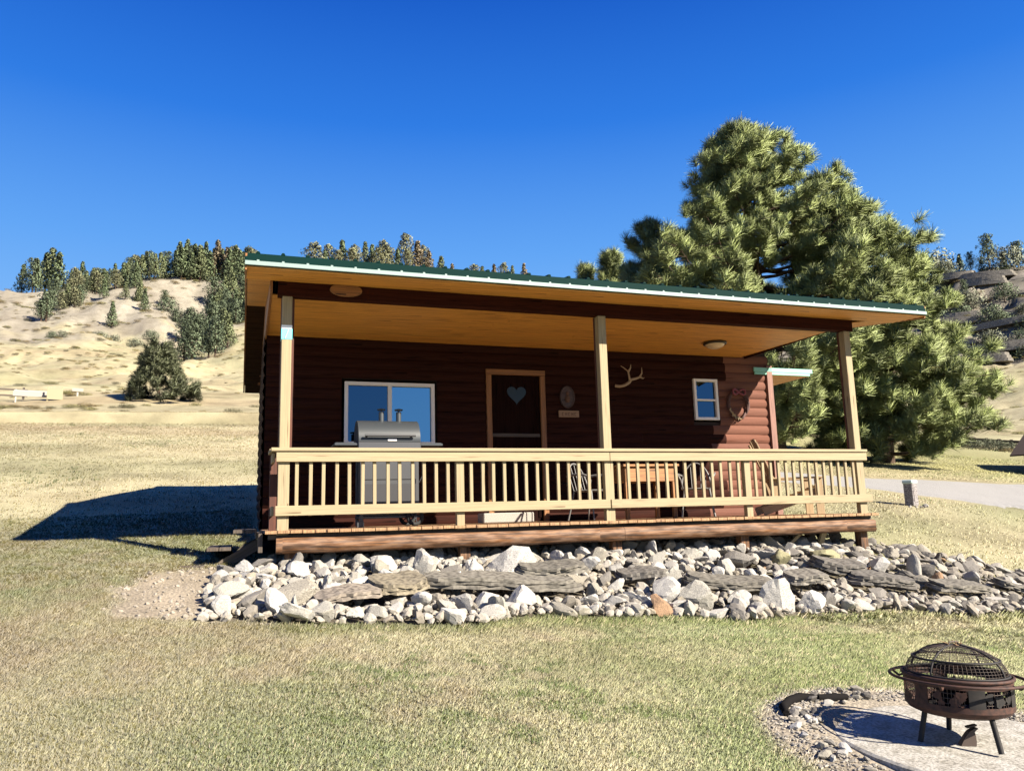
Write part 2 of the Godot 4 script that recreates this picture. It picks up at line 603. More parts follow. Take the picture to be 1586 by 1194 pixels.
func ground(x: float, z: float) -> float:
	var p := polar(x, z)
	var r := p.y
	if r < 36.0 or absf(p.x) > 1.5:
		return near_ground(x, z)
	var hs := []
	var q := Vector3(EYE.x, 0, EYE.z) + (FWD * cos(p.x) + RGT * sin(p.x)) * 36.0
	var rs := [36.0] + FAR_R
	hs.append(near_ground(q.x, q.z))
	for k in FAR_R.size():
		hs.append(EYE.y + FAR_R[k] * far_tan(p.x, k))
	var y := 0.0
	if r >= 190.0:
		y = hs[6] - (r - 190.0) * 0.12
	else:
		for s in [-6.0, 0.0, 6.0]:
			var rr := clampf(r + s, 36.0, 190.0)
			var k := 0
			while k < rs.size() - 2 and rr > rs[k + 1]:
				k += 1
			y += lerpf(hs[k], hs[k + 1], (rr - rs[k]) / (rs[k + 1] - rs[k])) / 3.0
	var w := smoothstep(36.0, 90.0, r)
	y += n_big.get_noise_2d(x, z) * 2.2 * w * (1.0 - 0.7 * smoothstep(150.0, 190.0, r))
	y += n_mid.get_noise_2d(x * 0.35, z * 0.35) * 0.7 * w
	if p.x > 0.36 and r > 122.0:          # rock ledges step the right-hand hill
		var k := (y + n_big.get_noise_2d(x * 2.0, z * 2.0) * 3.0) / 4.2
		var st := (floorf(k) + smoothstep(0.55, 0.95, k - floorf(k))) * 4.2 - n_big.get_noise_2d(x * 2.0, z * 2.0) * 3.0
		y = lerpf(y, st, 0.75 * smoothstep(122.0, 140.0, r) * smoothstep(0.36, 0.42, p.x))
	elif r > 120.0 and p.x < -0.25:
		var k := (y + n_big.get_noise_2d(x * 2.0, z * 2.0) * 5.0) / 6.0
		var st := (floorf(k) + smoothstep(0.5, 0.95, k - floorf(k))) * 6.0 - n_big.get_noise_2d(x * 2.0, z * 2.0) * 5.0
		y = lerpf(y, st, 0.3 * smoothstep(120.0, 140.0, r))
	if absf(p.x) > 0.8:
		y = lerpf(y, near_ground(x, z), smoothstep(0.8, 1.45, absf(p.x)))
	return y


const PIT := Vector2(3.98, 5.53)


func front_edge(x: float) -> float:      # where the rock bank ends in the lawn
	return 2.16 + 0.10 * sin(x * 1.7) + 0.06 * sin(x * 4.1 + 1.0) - 0.55 * smoothstep(9.3, 11.8, x)


func on_bank(x: float, z: float) -> bool:
	if x < -0.75 or x > 11.9:
		return false
	var back := -0.9 if x < 8.4 else lerpf(-0.2, 0.75, (x - 8.4) / 3.5)
	if x < 0.0:
		back = lerpf(-0.9, 0.6, clampf(-x / 0.75, 0.0, 1.0))
	return z < front_edge(x) and z > back


func bank_height(x: float, z: float) -> float:
	var g := ground(x, z)
	var t := smoothstep(front_edge(x), 0.1, z)
	var top := lerpf(0.03, 0.33, clampf(x / 8.4, 0.0, 1.0)) * (1.0 - 0.75 * smoothstep(8.6, 11.5, x))
	return g + 0.04 + top * t


func bare(x: float, z: float) -> float:   # 1 on the worn soil left of the rocks
	var d := Vector2((x + 0.95) / 0.62, (z - 0.85) / 1.15).length() + n_mid.get_noise_2d(x * 3.0, z * 3.0) * 0.5
	return smoothstep(1.12, 0.78, d)


func pit_d(x: float, z: float) -> float:
	var d := Vector2(x - PIT.x, z - PIT.y)
	return d.length() + n_mid.get_noise_2d(x * 3.0, z * 3.0) * 0.12


func road_dist(x: float, z: float) -> float:   # signed: below 0 on the road
	var best := 99.0
	for i in ROAD.size() - 1:
		var a: Vector3 = ROAD[i]
		var b: Vector3 = ROAD[i + 1]
		var p := Vector2(x, z)
		var q := Geometry2D.get_closest_point_to_segment(p, Vector2(a.x, a.y), Vector2(b.x, b.y))
		var ab := Vector2(b.x - a.x, b.y - a.y)
		var t := clampf((q - Vector2(a.x, a.y)).dot(ab) / ab.length_squared(), 0.0, 1.0)
		best = minf(best, p.distance_to(q) - lerpf(a.z, b.z, t))
	return best


func mixc(a: Color, b: Color, t: float) -> Color:
	return a.lerp(b, clampf(t, 0.0, 1.0))


func ground_color(x: float, z: float) -> Color:
	var p := polar(x, z)
	var r := p.y
	var nb := n_big.get_noise_2d(x * 6.0, z * 6.0)
	var nm := n_mid.get_noise_2d(x * 1.3 + 50.0, z * 1.3)
	var nf := n_fine.get_noise_2d(x, z)
	var straw := Color(0.405, 0.38, 0.24)
	var olive := Color(0.25, 0.285, 0.14)
	var pink := Color(0.37, 0.31, 0.215)
	var c := mixc(straw, olive, 0.36 + nb * 1.3 + nm * 0.9)
	c = mixc(c, pink, clampf(nf * 0.8 + nm * 0.9 - nb * 0.8, 0.0, 0.7))
	# greener fringe along the rocks and pit
	if x > -0.8 and x < 12.5 and z > 0.0 and z < 4.5:
		var d := z - front_edge(x)
		c = mixc(c, Color(0.12, 0.145, 0.045), 0.75 * smoothstep(0.55 + nm * 0.4, 0.0, d) * smoothstep(-0.8, 0.2, x))
	if z > 2.8 and x > 1.0 and r < 12.0:
		c = mixc(c, Color(0.17, 0.20, 0.075), (0.6 + nm * 0.5) * smoothstep(4.4, 1.6, absf(Vector2(x - 5.0, z - 3.2).length())))
	c = mixc(c, Color(0.40, 0.34, 0.265) * (1.0 + nf * 0.3), bare(x, z))
	if on_bank(x, z):
		c = Color(0.16, 0.135, 0.105)
	var pd := pit_d(x, z)
	c = mixc(c, Color(0.40, 0.35, 0.285) * (1.0 + nf * 0.35), smoothstep(1.3, 1.1, pd))
	if r > 8.0:
		var dry := Color(0.60, 0.545, 0.345)
		var w := smoothstep(8.0, 19.0, r) * (1.0 if p.x < 0.0 else 0.55 + 0.45 * smoothstep(20.0, 40.0, r))
		var d2 := mixc(dry, Color(0.37, 0.36, 0.2), clampf(n_big.get_noise_2d(x * 1.5, z * 4.0) * 2.0, 0.0, 0.75))
		d2 = mixc(d2, Color(0.38, 0.27, 0.155), clampf(n_big.get_noise_2d(x * 0.7 + 90.0, z * 3.0) * 1.6 - 0.1, 0.0, 0.5))
		c = mixc(c, d2, w)
		if p.x < -0.2 and r > 36.0 and r < 50.0:      # the pale dry strip along the brow
			c = mixc(c, Color(0.50, 0.44, 0.28), 0.7 * smoothstep(36.0, 39.0, r) * smoothstep(49.0, 45.0, r))
		if p.x > 0.3 and r < 45.0:
			c = mixc(c, Color(0.30, 0.31, 0.10), 0.6 * smoothstep(26.0, 30.0, r) * smoothstep(38.0, 34.0, r))
	if r > 100.0:
		if p.x < 0.2:
			var sand := mixc(Color(0.50, 0.465, 0.385), Color(0.34, 0.305, 0.25), 0.5 + n_mid.get_noise_2d(x * 0.3, z * 0.3) * 1.3)
			var w := smoothstep(128.0, 150.0, r + n_big.get_noise_2d(x * 2.0, z * 2.0) * 30.0)
			w *= smoothstep(-0.30, -0.36, p.x + n_big.get_noise_2d(x * 2.0 + 7.0, z * 2.0) * 0.06)
			c = mixc(c, sand, w)
		else:
			var rk := mixc(Color(0.36, 0.32, 0.275), Color(0.2, 0.185, 0.15), 0.5 + n_mid.get_noise_2d(x * 0.25, z * 0.25) * 1.6)
			c = mixc(c, rk, smoothstep(128.0, 140.0, r + n_big.get_noise_2d(x * 2.0, z * 2.0) * 12.0))
	return c


func build_ground():
	var az := PackedFloat32Array()
	var a := -PI
	while a < PI - 0.001:
		az.append(a)
		a += 0.0045 if a > -0.72 and a < 0.72 else 0.06
	var rr := PackedFloat32Array([0.3])
	while rr[-1] < 430.0:
		rr.append(rr[-1] * (1.02 if rr[-1] > 4.0 and rr[-1] < 16.0 else 1.028) + 0.02)
	while rr[-1] < 2500.0:
		rr.append(rr[-1] * 1.35)
	var nr: int = rr.size()
	var na: int = az.size()
	var v := PackedVector3Array()
	var c := PackedColorArray()
	var idx := PackedInt32Array()
	for i in nr:
		for j in na:
			var q := Vector3(EYE.x, 0, EYE.z) + FWD * cos(az[j]) * rr[i] + RGT * sin(az[j]) * rr[i]
			v.append(Vector3(q.x, ground(q.x, q.z), q.z))
			c.append(ground_color(q.x, q.z))
	for i in nr - 1:
		for j in na:
			var j2 := (j + 1) % na
			var p0 := i * na + j
			var p1 := i * na + j2
			var p2 := (i + 1) * na + j2
			var p3 := (i + 1) * na + j
			idx.append_array(PackedInt32Array([p0, p3, p2, p0, p2, p1]))
	var nn := PackedVector3Array()
	nn.resize(v.size())
	for k in range(0, idx.size(), 3):
		var f := (v[idx[k + 2]] - v[idx[k]]).cross(v[idx[k + 1]] - v[idx[k]])
		for e in 3:
			nn[idx[k + e]] += f
	for k in nn.size():
		nn[k] = nn[k].normalized()
		if nn[k].y < 0.0:
			nn[k] = -nn[k]
	var arr := []
	arr.resize(Mesh.ARRAY_MAX)
	arr[Mesh.ARRAY_VERTEX] = v
	arr[Mesh.ARRAY_NORMAL] = nn
	arr[Mesh.ARRAY_COLOR] = c
	arr[Mesh.ARRAY_INDEX] = idx
	var m := ArrayMesh.new()
	m.add_surface_from_arrays(Mesh.PRIMITIVE_TRIANGLES, arr)
	tag(part("ground", m, "terrain"), "dry mown lawn rising into straw coloured meadow and bare hills", "", "", "structure")


# centre line x, z and half width
const ROAD := [Vector3(12.0, -10.2, 1.0), Vector3(15.4, -7.4, 1.25), Vector3(17.0, -5.9, 2.3), Vector3(18.2, -4.7, 3.1), Vector3(22.0, -1.0, 3.6), Vector3(27.0, 4.0, 3.6)]


func build_road():
	var b := Buf.new()
	var pts := []
	for i in ROAD.size() - 1:
		for k in 12:
			pts.append(ROAD[i].lerp(ROAD[i + 1], k / 12.0))
	var prev := []
	for i in pts.size() - 1:
		var p: Vector3 = pts[i]
		var q: Vector3 = pts[mini(i + 1, pts.size() - 1)]
		var d := Vector2(q.x - p.x, q.y - p.y).normalized()
		var o := Vector2(-d.y, d.x)
		var row := []
		for k in 9:
			var s: float = (k / 4.0 - 1.0) * (p.z + (n_mid.get_noise_2d(p.x * 4.0, k * 9.0) * 0.3 if k == 0 or k == 8 else 0.0))
			var x := p.x + o.x * s
			var z := p.y + o.y * s
			row.append(Vector3(x, ground(x, z) + (0.03 if k > 0 and k < 8 else -0.01), z))
		if prev:
			for k in 8:
				b.quad(prev[k], prev[k + 1], row[k + 1], row[k], Color(1, 1, 1))
		prev = row
	tag(part("gravel_road", b, "gravel_road"), "pale gravel drive curving past the right end of the cabin", "", "", "structure")


# ---------------------------------------------------------------- cabin

# one half-log lap board, running along x (axis 0) or z (axis 2), its rounded face towards out
func siding_log(parent: Node, p0: float, p1: float, y: float, h: float, plane: float, axis: int, out: float):
	var b := Buf.new()
	if axis == 0 and p1 > 8.0 and p1 - p0 > 0.5:      # long runs at the right end: split into lengths, the right piece painted paler as if sunlit
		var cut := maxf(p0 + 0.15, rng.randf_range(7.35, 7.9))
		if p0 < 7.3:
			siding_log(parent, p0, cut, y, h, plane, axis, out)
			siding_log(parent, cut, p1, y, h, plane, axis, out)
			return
	var col := tint(0.14)
	var uo := Vector2(rng.randf() * 9.0, rng.randf() * 3.0)
	var n := 6
	var P := func(s: float, k: int) -> Vector3:
		var t := float(k) / n
		var d := 0.008 + 0.034 * pow(sin(PI * clampf(t * 0.96 + 0.02, 0.0, 1.0)), 0.6)
		var yy := y + h * t
		return Vector3(s, yy, plane + out * d) if axis == 0 else Vector3(plane + out * d, yy, s)
	for k in n:
		var a: Vector3 = P.call(p0, k)
		var bb: Vector3 = P.call(p1, k)
		var c: Vector3 = P.call(p1, k + 1)
		var d: Vector3 = P.call(p0, k + 1)
		var ua := Vector2(p0, k * 0.03) + uo
		var ub := Vector2(p1, k * 0.03) + uo
		var uc := Vector2(p1, k * 0.03 + 0.03) + uo
		var ud := Vector2(p0, k * 0.03 + 0.03) + uo
		if (axis == 0) == (out > 0.0):
			b.tri(a, bb, c, ua, ub, uc, col); b.tri(a, c, d, ua, uc, ud, col)
		else:
			b.tri(a, c, bb, ua, uc, ub, col); b.tri(a, d, c, ua, ud, uc, col)
	part("siding_log", b, "siding_lit" if axis == 0 and p0 > 7.32 else "siding", parent)


func roof_top(z: float) -> float:
	return 3.10 + 0.1415 * (0.72 - z) if z >= RIDGE_Z else 3.57 + 0.266 * (z - RIDGE_Z)


func build_cabin():
	var cabin := thing("cabin", "brown log-sided cabin with full-width covered porch and green metal roof", "cabin")
	var x0 := WALL_L
	var x1 := WALL_R
	var holes := [[0.953, 2.46, 1.192, 2.273], [3.281, 4.32, -0.107, 2.491], [7.167, 7.718, 1.68, 2.491]]   # window, door, small window
	# front wall: a back sheet cut round the openings, and its logs
	var b := Buf.new()
	var xs := [x0 + 0.02, holes[0][0], holes[0][1], holes[1][0], holes[1][1], holes[2][0], holes[2][1], x1 - 0.02]
	var cuts := [null, holes[0], null, holes[1], null, holes[2], null]
	for i in 7:
		var mx: float = (xs[i] + xs[i + 1]) * 0.5
		var sx: float = xs[i + 1] - xs[i]
		if cuts[i] == null:
			box(b, Vector3(mx, 1.2, WALL_Z - 0.07), Vector3(sx, 3.6, 0.14), Basis(), 0.0)
		else:
			var lo: float = cuts[i][2]
			var hi: float = cuts[i][3]
			if lo > -0.05:
				box(b, Vector3(mx, (lo - 0.6) * 0.5, WALL_Z - 0.07), Vector3(sx, lo + 0.6, 0.14), Basis(), 0.0)
			box(b, Vector3(mx, (hi + 3.0) * 0.5, WALL_Z - 0.07), Vector3(sx, 3.0 - hi, 0.14), Basis(), 0.0)
	var front := part("front_wall", b, "wall_back", cabin)
	var h := 0.165
	var y := -0.36
	while y < 2.84:
		var from := x0
		for k in holes:
			if y + h * 0.5 > k[2] and y + h * 0.5 < k[3]:
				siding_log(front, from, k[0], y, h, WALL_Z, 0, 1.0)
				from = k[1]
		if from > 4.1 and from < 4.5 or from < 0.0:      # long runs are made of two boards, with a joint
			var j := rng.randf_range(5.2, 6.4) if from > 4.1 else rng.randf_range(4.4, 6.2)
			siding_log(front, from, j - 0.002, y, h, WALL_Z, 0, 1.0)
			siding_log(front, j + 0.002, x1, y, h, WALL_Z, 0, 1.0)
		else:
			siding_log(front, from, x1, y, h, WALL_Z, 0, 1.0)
		y += h
	# side walls
	for s in [[x0, -1.0], [x1, 1.0]]:
		b = Buf.new()
		box(b, Vector3(s[0] - s[1] * 0.07, 1.2, (WALL_Z + BACK_Z) * 0.5 - 0.07), Vector3(0.14, 3.6, WALL_Z - BACK_Z - 0.14), Basis(), 0.0)
		# gable
		var gx: float = s[0] - s[1] * 0.03
		var apex := Vector3(gx, roof_top(RIDGE_Z) - 0.17, RIDGE_Z)
		var fz := 0.1 if s[1] < 0.0 else -2.5
		var A := Vector3(gx, 2.9, fz)
		var A2 := Vector3(gx, roof_top(fz) - 0.17, fz)
		var B := Vector3(gx, 2.9, BACK_Z)
		b.tri(A, A2, apex, Vector2(A.z, A.y), Vector2(A2.z, A2.y), Vector2(apex.z, apex.y), Color(1, 1, 1))
		b.tri(A, apex, B, Vector2(A.z, A.y), Vector2(apex.z, apex.y), Vector2(B.z, B.y), Color(1, 1, 1))
		var side := part("side_wall", b, "wall_back", cabin)
		y = -0.36
		while y < 2.84:
			siding_log(side, BACK_Z, WALL_Z, y, h, s[0], 2, s[1])
			y += h
	for k in 19:
		var z1 := 0.09 - k * 0.3
		var zm := z1 - 0.15
		var hh := roof_top(zm) - 0.16 - 2.84
		board("gable_board", Vector3(x0 - 0.02, 2.84 + hh * 0.5, zm), Vector3(0.03, hh, 0.296), "trim_wood", cabin, 0.12, 0.003)
	b = Buf.new()
	box(b, Vector3((x0 + x1) * 0.5, 1.2, BACK_Z - 0.03), Vector3(x1 - x0, 3.6, 0.06), Basis(), 0.0)
	part("back_wall", b, "wall_back", cabin)
	b = Buf.new()
	box(b, Vector3((x0 + x1) * 0.5, -0.1, (WALL_Z + BACK_Z) * 0.5 - 0.1), Vector3(x1 - x0 - 0.3, 0.1, WALL_Z - BACK_Z - 0.3), Basis(), 0.0)
	box(b, Vector3((x0 + x1) * 0.5, 2.76, (WALL_Z + BACK_Z) * 0.5 - 0.1), Vector3(x1 - x0 - 0.3, 0.1, WALL_Z - BACK_Z - 0.3), Basis(), 0.0)
	part("room_floor", b, "wall_back", cabin)
	for cx in [[x1 + 0.0, WALL_Z + 0.03, 0.12]]:
		board("corner_trim", Vector3(cx[0], 1.2, cx[1]), Vector3(cx[2], 3.1, 0.1), "corner_wood", cabin)

	build_roof(cabin)
	build_porch(cabin)
	build_openings(cabin)


func build_roof(cabin: Node3D):
	var l := -0.5
	var r := 9.36
	var zf := 0.72
	var zr := RIDGE_Z
	var zb := -5.8
	var b := Buf.new()
	var th := 0.045
	var yf := roof_top(zf)
	var yr := roof_top(zr)
	var yb := roof_top(zb)
	var top := [Vector3(0, yf, zf), Vector3(0, yr, zr), Vector3(0, yb, zb)]
	for i in 2:
		var p: Vector3 = top[i]
		var q: Vector3 = top[i + 1]
		var up := Vector3.UP * th
		b.quad(p + Vector3(l, 0, 0), p + Vector3(r, 0, 0), q + Vector3(r, 0, 0), q + Vector3(l, 0, 0), Color(1, 1, 1))
		b.quad(p + Vector3(r, 0, 0) - up, p + Vector3(l, 0, 0) - up, q + Vector3(l, 0, 0) - up, q + Vector3(r, 0, 0) - up, Color(1, 1, 1))
		b.quad(p + Vector3(l, 0, 0) - up, p + Vector3(l, 0, 0), q + Vector3(l, 0, 0), q + Vector3(l, 0, 0) - up, Color(1, 1, 1))
		b.quad(p + Vector3(r, 0, 0), p + Vector3(r, 0, 0) - up, q + Vector3(r, 0, 0) - up, q + Vector3(r, 0, 0), Color(1, 1, 1))
	b.quad(top[0] + Vector3(l, -th, 0), top[0] + Vector3(r, -th, 0), top[0] + Vector3(r, 0, 0), top[0] + Vector3(l, 0, 0), Color(1, 1, 1))
	b.quad(top[2] + Vector3(r, -th, 0), top[2] + Vector3(l, -th, 0), top[2] + Vector3(l, 0, 0), top[2] + Vector3(r, 0, 0), Color(1, 1, 1))
	var roof := part("roof", b, "roof_green", cabin)
	# raised ribs of the metal panels
	var x := l + 0.14
	while x < r - 0.05:
		for s in [[top[0] + Vector3(0, 0, 0.012), top[1]], [top[1], top[2]]]:
			var rb := Buf.new()
			var p: Vector3 = s[0] + Vector3(x, 0.003, 0)
			var q: Vector3 = s[1] + Vector3(x, 0.003, 0)
			var hw := 0.024
			var hh := Vector3.UP * 0.022
			var wv := Vector3(hw, 0, 0)
			rb.quad(p - wv, p - wv * 0.5 + hh, q - wv * 0.5 + hh, q - wv, Color(1, 1, 1), Vector2(0, 0), Vector2(0, 1), Vector2(1, 1), Vector2(1, 0))
			rb.quad(p - wv * 0.5 + hh, p + wv * 0.5 + hh, q + wv * 0.5 + hh, q - wv * 0.5 + hh, Color(1, 1, 1))
			rb.quad(p + wv * 0.5 + hh, p + wv, q + wv, q + wv * 0.5 + hh, Color(1, 1, 1))
			rb.quad(p - wv, p + wv, p + wv * 0.5 + hh, p - wv * 0.5 + hh, Color(1, 1, 1))
			part("rib", rb, "roof_green", roof)
		x += 0.2725
	# pale closure strip along the front edge: it rises into each rib
	b = Buf.new()
	box(b, Vector3((l + r) * 0.5, yf - 0.118, zf + 0.016), Vector3(r - l, 0.05, 0.02), Basis(), 0.003)
	x = l + 0.14
	while x < r - 0.05:
		box(b, Vector3(x, yf - 0.088, zf + 0.018), Vector3(0.03, 0.022, 0.016), Basis(), 0.004)
		x += 0.2725
	part("edge_strip", b, "roof_edge", roof)
	b = Buf.new()
	for s in [1.0, -1.0]:
		box(b, Vector3((l + r) * 0.5, yr + 0.012, zr + s * 0.09), Vector3(r - l + 0.02, 0.012, 0.2), Basis(Vector3(1, 0, 0), 0.14 if s > 0.0 else -0.26), 0.002)
	part("ridge_cap", b, "roof_green", roof)
	# rake boards at both ends, and the sloping undersides
	for e in [[l + 0.012, -1.0], [r - 0.012, 1.0]]:
		for i in 2:
			b = Buf.new()
			var p: Vector3 = top[i] + Vector3(e[0], -0.1, 0)
			var q: Vector3 = top[i + 1] + Vector3(e[0], -0.1, 0)
			bar(b, p, q, 0.024, 0.19)
			part("rake_board", b, "trim_wood", cabin)
	for e in [[l + 0.03, WALL_L - 0.02], [8.85, r - 0.03]]:
		for i in 2:
			var p: Vector3 = top[i] + Vector3(0, -0.185, 0)
			var q: Vector3 = top[i + 1] + Vector3(0, -0.185, 0)
			if i == 0:
				p = Vector3(0, roof_top(0.06) - 0.185, 0.06)
			var n := 18 if i == 1 else 14
			for k in n:
				b = Buf.new()
				var s0 := p.lerp(q, k / float(n) + 0.002)
				var s1 := p.lerp(q, (k + 1) / float(n) - 0.002)
				var mid := (s0 + s1) * 0.5
				var dir := (s1 - s0).normalized()
				box(b, Vector3((e[0] + e[1]) * 0.5, mid.y, mid.z), Vector3(e[1] - e[0], 0.018, s0.distance_to(s1)), Basis(Vector3(1, 0, 0), Vector3(0, dir.z, -dir.y) * -1.0, dir), 0.002, tint(0.1))
				part("rake_soffit_board", b, "ceiling_wood" if i == 0 else "shaded_soffit", cabin)
	# level soffit boards in front of the beam
	var n := 5
	for k in n:
		var z0 := 0.085 + (zf - 0.005 - 0.085) * k / n
		var z1 := 0.085 + (zf - 0.005 - 0.085) * (k + 1) / n
		board("soffit_board", Vector3((l + r) * 0.5, 2.935 + 0.1 * (0.7 - z0), (z0 + z1) * 0.5), Vector3(r - l - 0.03, 0.02, z1 - z0 - 0.003), "ceiling_wood", cabin, 0.08, 0.003)
	b = Buf.new()
	box(b, Vector3((l + r) * 0.5, yf - 0.075, zf - 0.004), Vector3(r - l, 0.15, 0.025), Basis(), 0.003)
	part("fascia", b, "roof_green", cabin)
	# porch end gable closing the roof space over the ceiling, right side
	b = Buf.new()
	box(b, Vector3(8.27, 2.98, -1.2), Vector3(0.03, 0.26, 2.36), Basis(), 0.002)
	part("ceiling_end_board", b, "beam_wood", cabin)

	# lower side roof at the right end
	b = Buf.new()
	box(b, Vector3(9.142, 2.699, -4.1), Vector3(1.3, 0.03, 3.2), Basis(), 0.003)
	var side := part("side_roof", b, "roof_green", cabin)
	b = Buf.new()
	box(b, Vector3(9.152, 2.673, -2.435), Vector3(1.32, 0.08, 0.03), Basis(), 0.004)
	part("side_fascia", b, "mint_paint", side)
	b = Buf.new()
	box(b, Vector3(9.132, 2.607, -2.44), Vector3(1.25, 0.05, 0.025), Basis(), 0.004)
	part("side_fascia_strip", b, "mint_paint", side)
	for k in 8:
		board("soffit_board", Vector3(9.329, 2.6, -2.65 - k * 0.36), Vector3(0.9, 0.02, 0.355), "ceiling_wood", side, 0.08, 0.002)


func build_porch(cabin: Node3D):
	var b := Buf.new()
	# ceiling: boards along the porch
	var n := 20
	for k in n:
		var z0 := -0.07 + (WALL_Z + 0.05 + 0.07) * k / n
		var z1 := -0.07 + (WALL_Z + 0.05 + 0.07) * (k + 1) / n
		var j := rng.randf_range(2.5, 6.0)
		board("ceiling_board", Vector3((j - 0.19) * 0.5, 2.855 - z0 * 0.02, (z0 + z1) * 0.5), Vector3(j + 0.19 - 0.003, 0.022, z0 - z1 - 0.004), "ceiling_wood", cabin, 0.1, 0.004)
		board("ceiling_board", Vector3((j + 8.25) * 0.5, 2.855 - z0 * 0.02, (z0 + z1) * 0.5), Vector3(8.25 - j - 0.003, 0.022, z0 - z1 - 0.004), "ceiling_wood", cabin, 0.1, 0.004)
	b = Buf.new()
	box(b, Vector3(4.215, 2.905, 0.01), Vector3(8.66, 0.19, 0.13), Basis(), 0.006)
	box(b, Vector3(4.215, 2.822, 0.079), Vector3(8.62, 0.018, 0.012), Basis(), 0.002)
	part("porch_beam", b, "beam_wood", cabin)
	# posts
	var px := [0.0, W * 0.5, W]
	for i in 3:
		b = Buf.new()
		box(b, Vector3(px[i], 1.88, 0.012), Vector3(0.118, 1.86, 0.118), Basis(), 0.006, tint(0.05))
		part("porch_post", b, "post_wood", cabin)
		b = Buf.new()
		box(b, Vector3(px[i] + 0.012, 1.88, -0.065), Vector3(0.16, 1.86, 0.034), Basis(), 0.004, tint(0.05))
		part("post_backing", b, "red_post", cabin)
	b = Buf.new()
	box(b, Vector3(0.0, 2.335, 0.012), Vector3(0.128, 0.135, 0.128), Basis(), 0.004)
	var tg := part("post_band", b, "tag_blue", cabin, "small turquoise and white band round the top of the left porch post")
	b = Buf.new()
	box(b, Vector3(0.0, 2.425, 0.012), Vector3(0.124, 0.045, 0.124), Basis(), 0.003)
	bar(b, Vector3(-0.02, 2.28, 0.078), Vector3(0.02, 2.39, 0.078), 0.022, 0.004)
	part("white_mark", b, "tag_white", tg)
	# deck boards run front to back; their ends show along the front
	var x := -0.2
	var i2 := 0
	while x < 8.45:
		var w := 0.1395
		board("deck_board", Vector3(x + w * 0.5, -0.02 + rng.randf_range(-0.002, 0.002), -1.17 + rng.randf_range(-0.004, 0.004)), Vector3(w - 0.006, 0.038, 2.7), "deck_wood", cabin, 0.12, 0.004)
		x += w
		i2 += 1
	b = Buf.new()
	box(b, Vector3(4.2, -0.075, 0.02), Vector3(8.72, 0.06, 0.05), Basis(), 0.002)
	for k in 12:
		box(b, Vector3(0.1 + k * 0.75, -0.14, -1.25), Vector3(0.045, 0.19, 2.4), Basis(), 0.002)
	part("deck_frame", b, "step_wood", cabin)
	# the rounded timber that carries the deck edge: two lengths that meet behind the middle post
	for s in [[-0.07, 4.36], [4.365, 8.53]]:
		b = Buf.new()
		var pts := []
		var nn := 14
		var prof := []
		for k in 12:
			var an := TAU * k / 12.0 + 0.13
			prof.append(Vector2(clampf(cos(an) * 0.115, -0.085, 0.085), clampf(sin(an) * 0.115, -0.092, 0.088)))
		for e in nn + 1:
			var xx: float = lerpf(s[0], s[1], e / float(nn))
			pts.append(Vector3(xx, -0.178 + n_mid.get_noise_2d(xx * 2.0, 3.0) * 0.014, 0.075 + n_mid.get_noise_2d(xx * 2.0, 30.0) * 0.014))
		for e in nn:
			for k in 12:
				var k2 := (k + 1) % 12
				var q := [pts[e], pts[e + 1], pts[e + 1], pts[e]]
				var pr := [prof[k], prof[k], prof[k2], prof[k2]]
				var vv := []
				var nv := []
				for m in 4:
					vv.append(q[m] + Vector3(0, pr[m].y, pr[m].x))
					nv.append(Vector3(0, pr[m].y, pr[m].x).normalized())
				var u0 := Vector2(q[0].x, k * 0.06)
				var u1 := Vector2(q[1].x, k * 0.06)
				var dv := Vector2(0, 0.06)
				b.trin(vv[0], vv[1], vv[2], nv[0], nv[1], nv[2], u0, u1, u1 + dv, Color(1, 1, 1))
				b.trin(vv[0], vv[2], vv[3], nv[0], nv[2], nv[3], u0, u1 + dv, u0 + dv, Color(1, 1, 1))
		for e in [0, nn]:
			for k in range(1, 11):
				var c0: Vector3 = pts[e] + Vector3(0, prof[0].y, prof[0].x)
				var c1: Vector3 = pts[e] + Vector3(0, prof[k].y, prof[k].x)
				var c2: Vector3 = pts[e] + Vector3(0, prof[k + 1].y, prof[k + 1].x)
				if e == 0:
					b.tri(c0, c1, c2, prof[0], prof[k], prof[k + 1], Color(0.7, 0.7, 0.7))
				else:
					b.tri(c0, c2, c1, prof[0], prof[k + 1], prof[k], Color(0.7, 0.7, 0.7))
		part("rim_log", b, "log_rim", cabin)
	board("rim_side_board", Vector3(-0.24, -0.14, -1.25), Vector3(0.05, 0.22, 2.5), "step_wood", cabin)
	board("rim_side_board", Vector3(8.585, -0.14, -1.25), Vector3(0.04, 0.22, 2.5), "step_wood", cabin)
	for q in [0.1, 2.2, 4.3, 6.3, 8.4]:
		board("pier_post", Vector3(q, -0.62, -0.02), Vector3(0.13, 0.76, 0.13), "log_rim", cabin)
	for q in [[6.9, 7.1], [7.75, 7.5]]:       # braces under the right end
		b = Buf.new()
		bar(b, Vector3(q[0], -0.72, -0.3), Vector3(q[1] + 0.25, -0.25, -0.05), 0.09, 0.04)
		part("deck_brace", b, "rail_wood", cabin)
	# railing
	b = Buf.new()
	box(b, Vector3(4.19, 0.935, 0.06), Vector3(8.68, 0.042, 0.16), Basis(), 0.006)
	var rail := part("railing", b, "rail_wood", cabin)
	board("upper_rail", Vector3(2.06, 0.848, 0.10), Vector3(4.30, 0.115, 0.04), "rail_wood", rail, 0.04)
	board("upper_rail", Vector3(6.37, 0.848, 0.10), Vector3(4.31, 0.115, 0.04), "rail_wood", rail, 0.04)
	board("lower_rail", Vector3(2.05, 0.222, 0.105), Vector3(4.28, 0.115, 0.04), "rail_wood", rail, 0.04)
	board("lower_rail", Vector3(6.38, 0.222, 0.105), Vector3(4.35, 0.115, 0.04), "rail_wood", rail, 0.04)
	var stubs := [0.0, 2.14, 4.21, 6.4, 8.42]
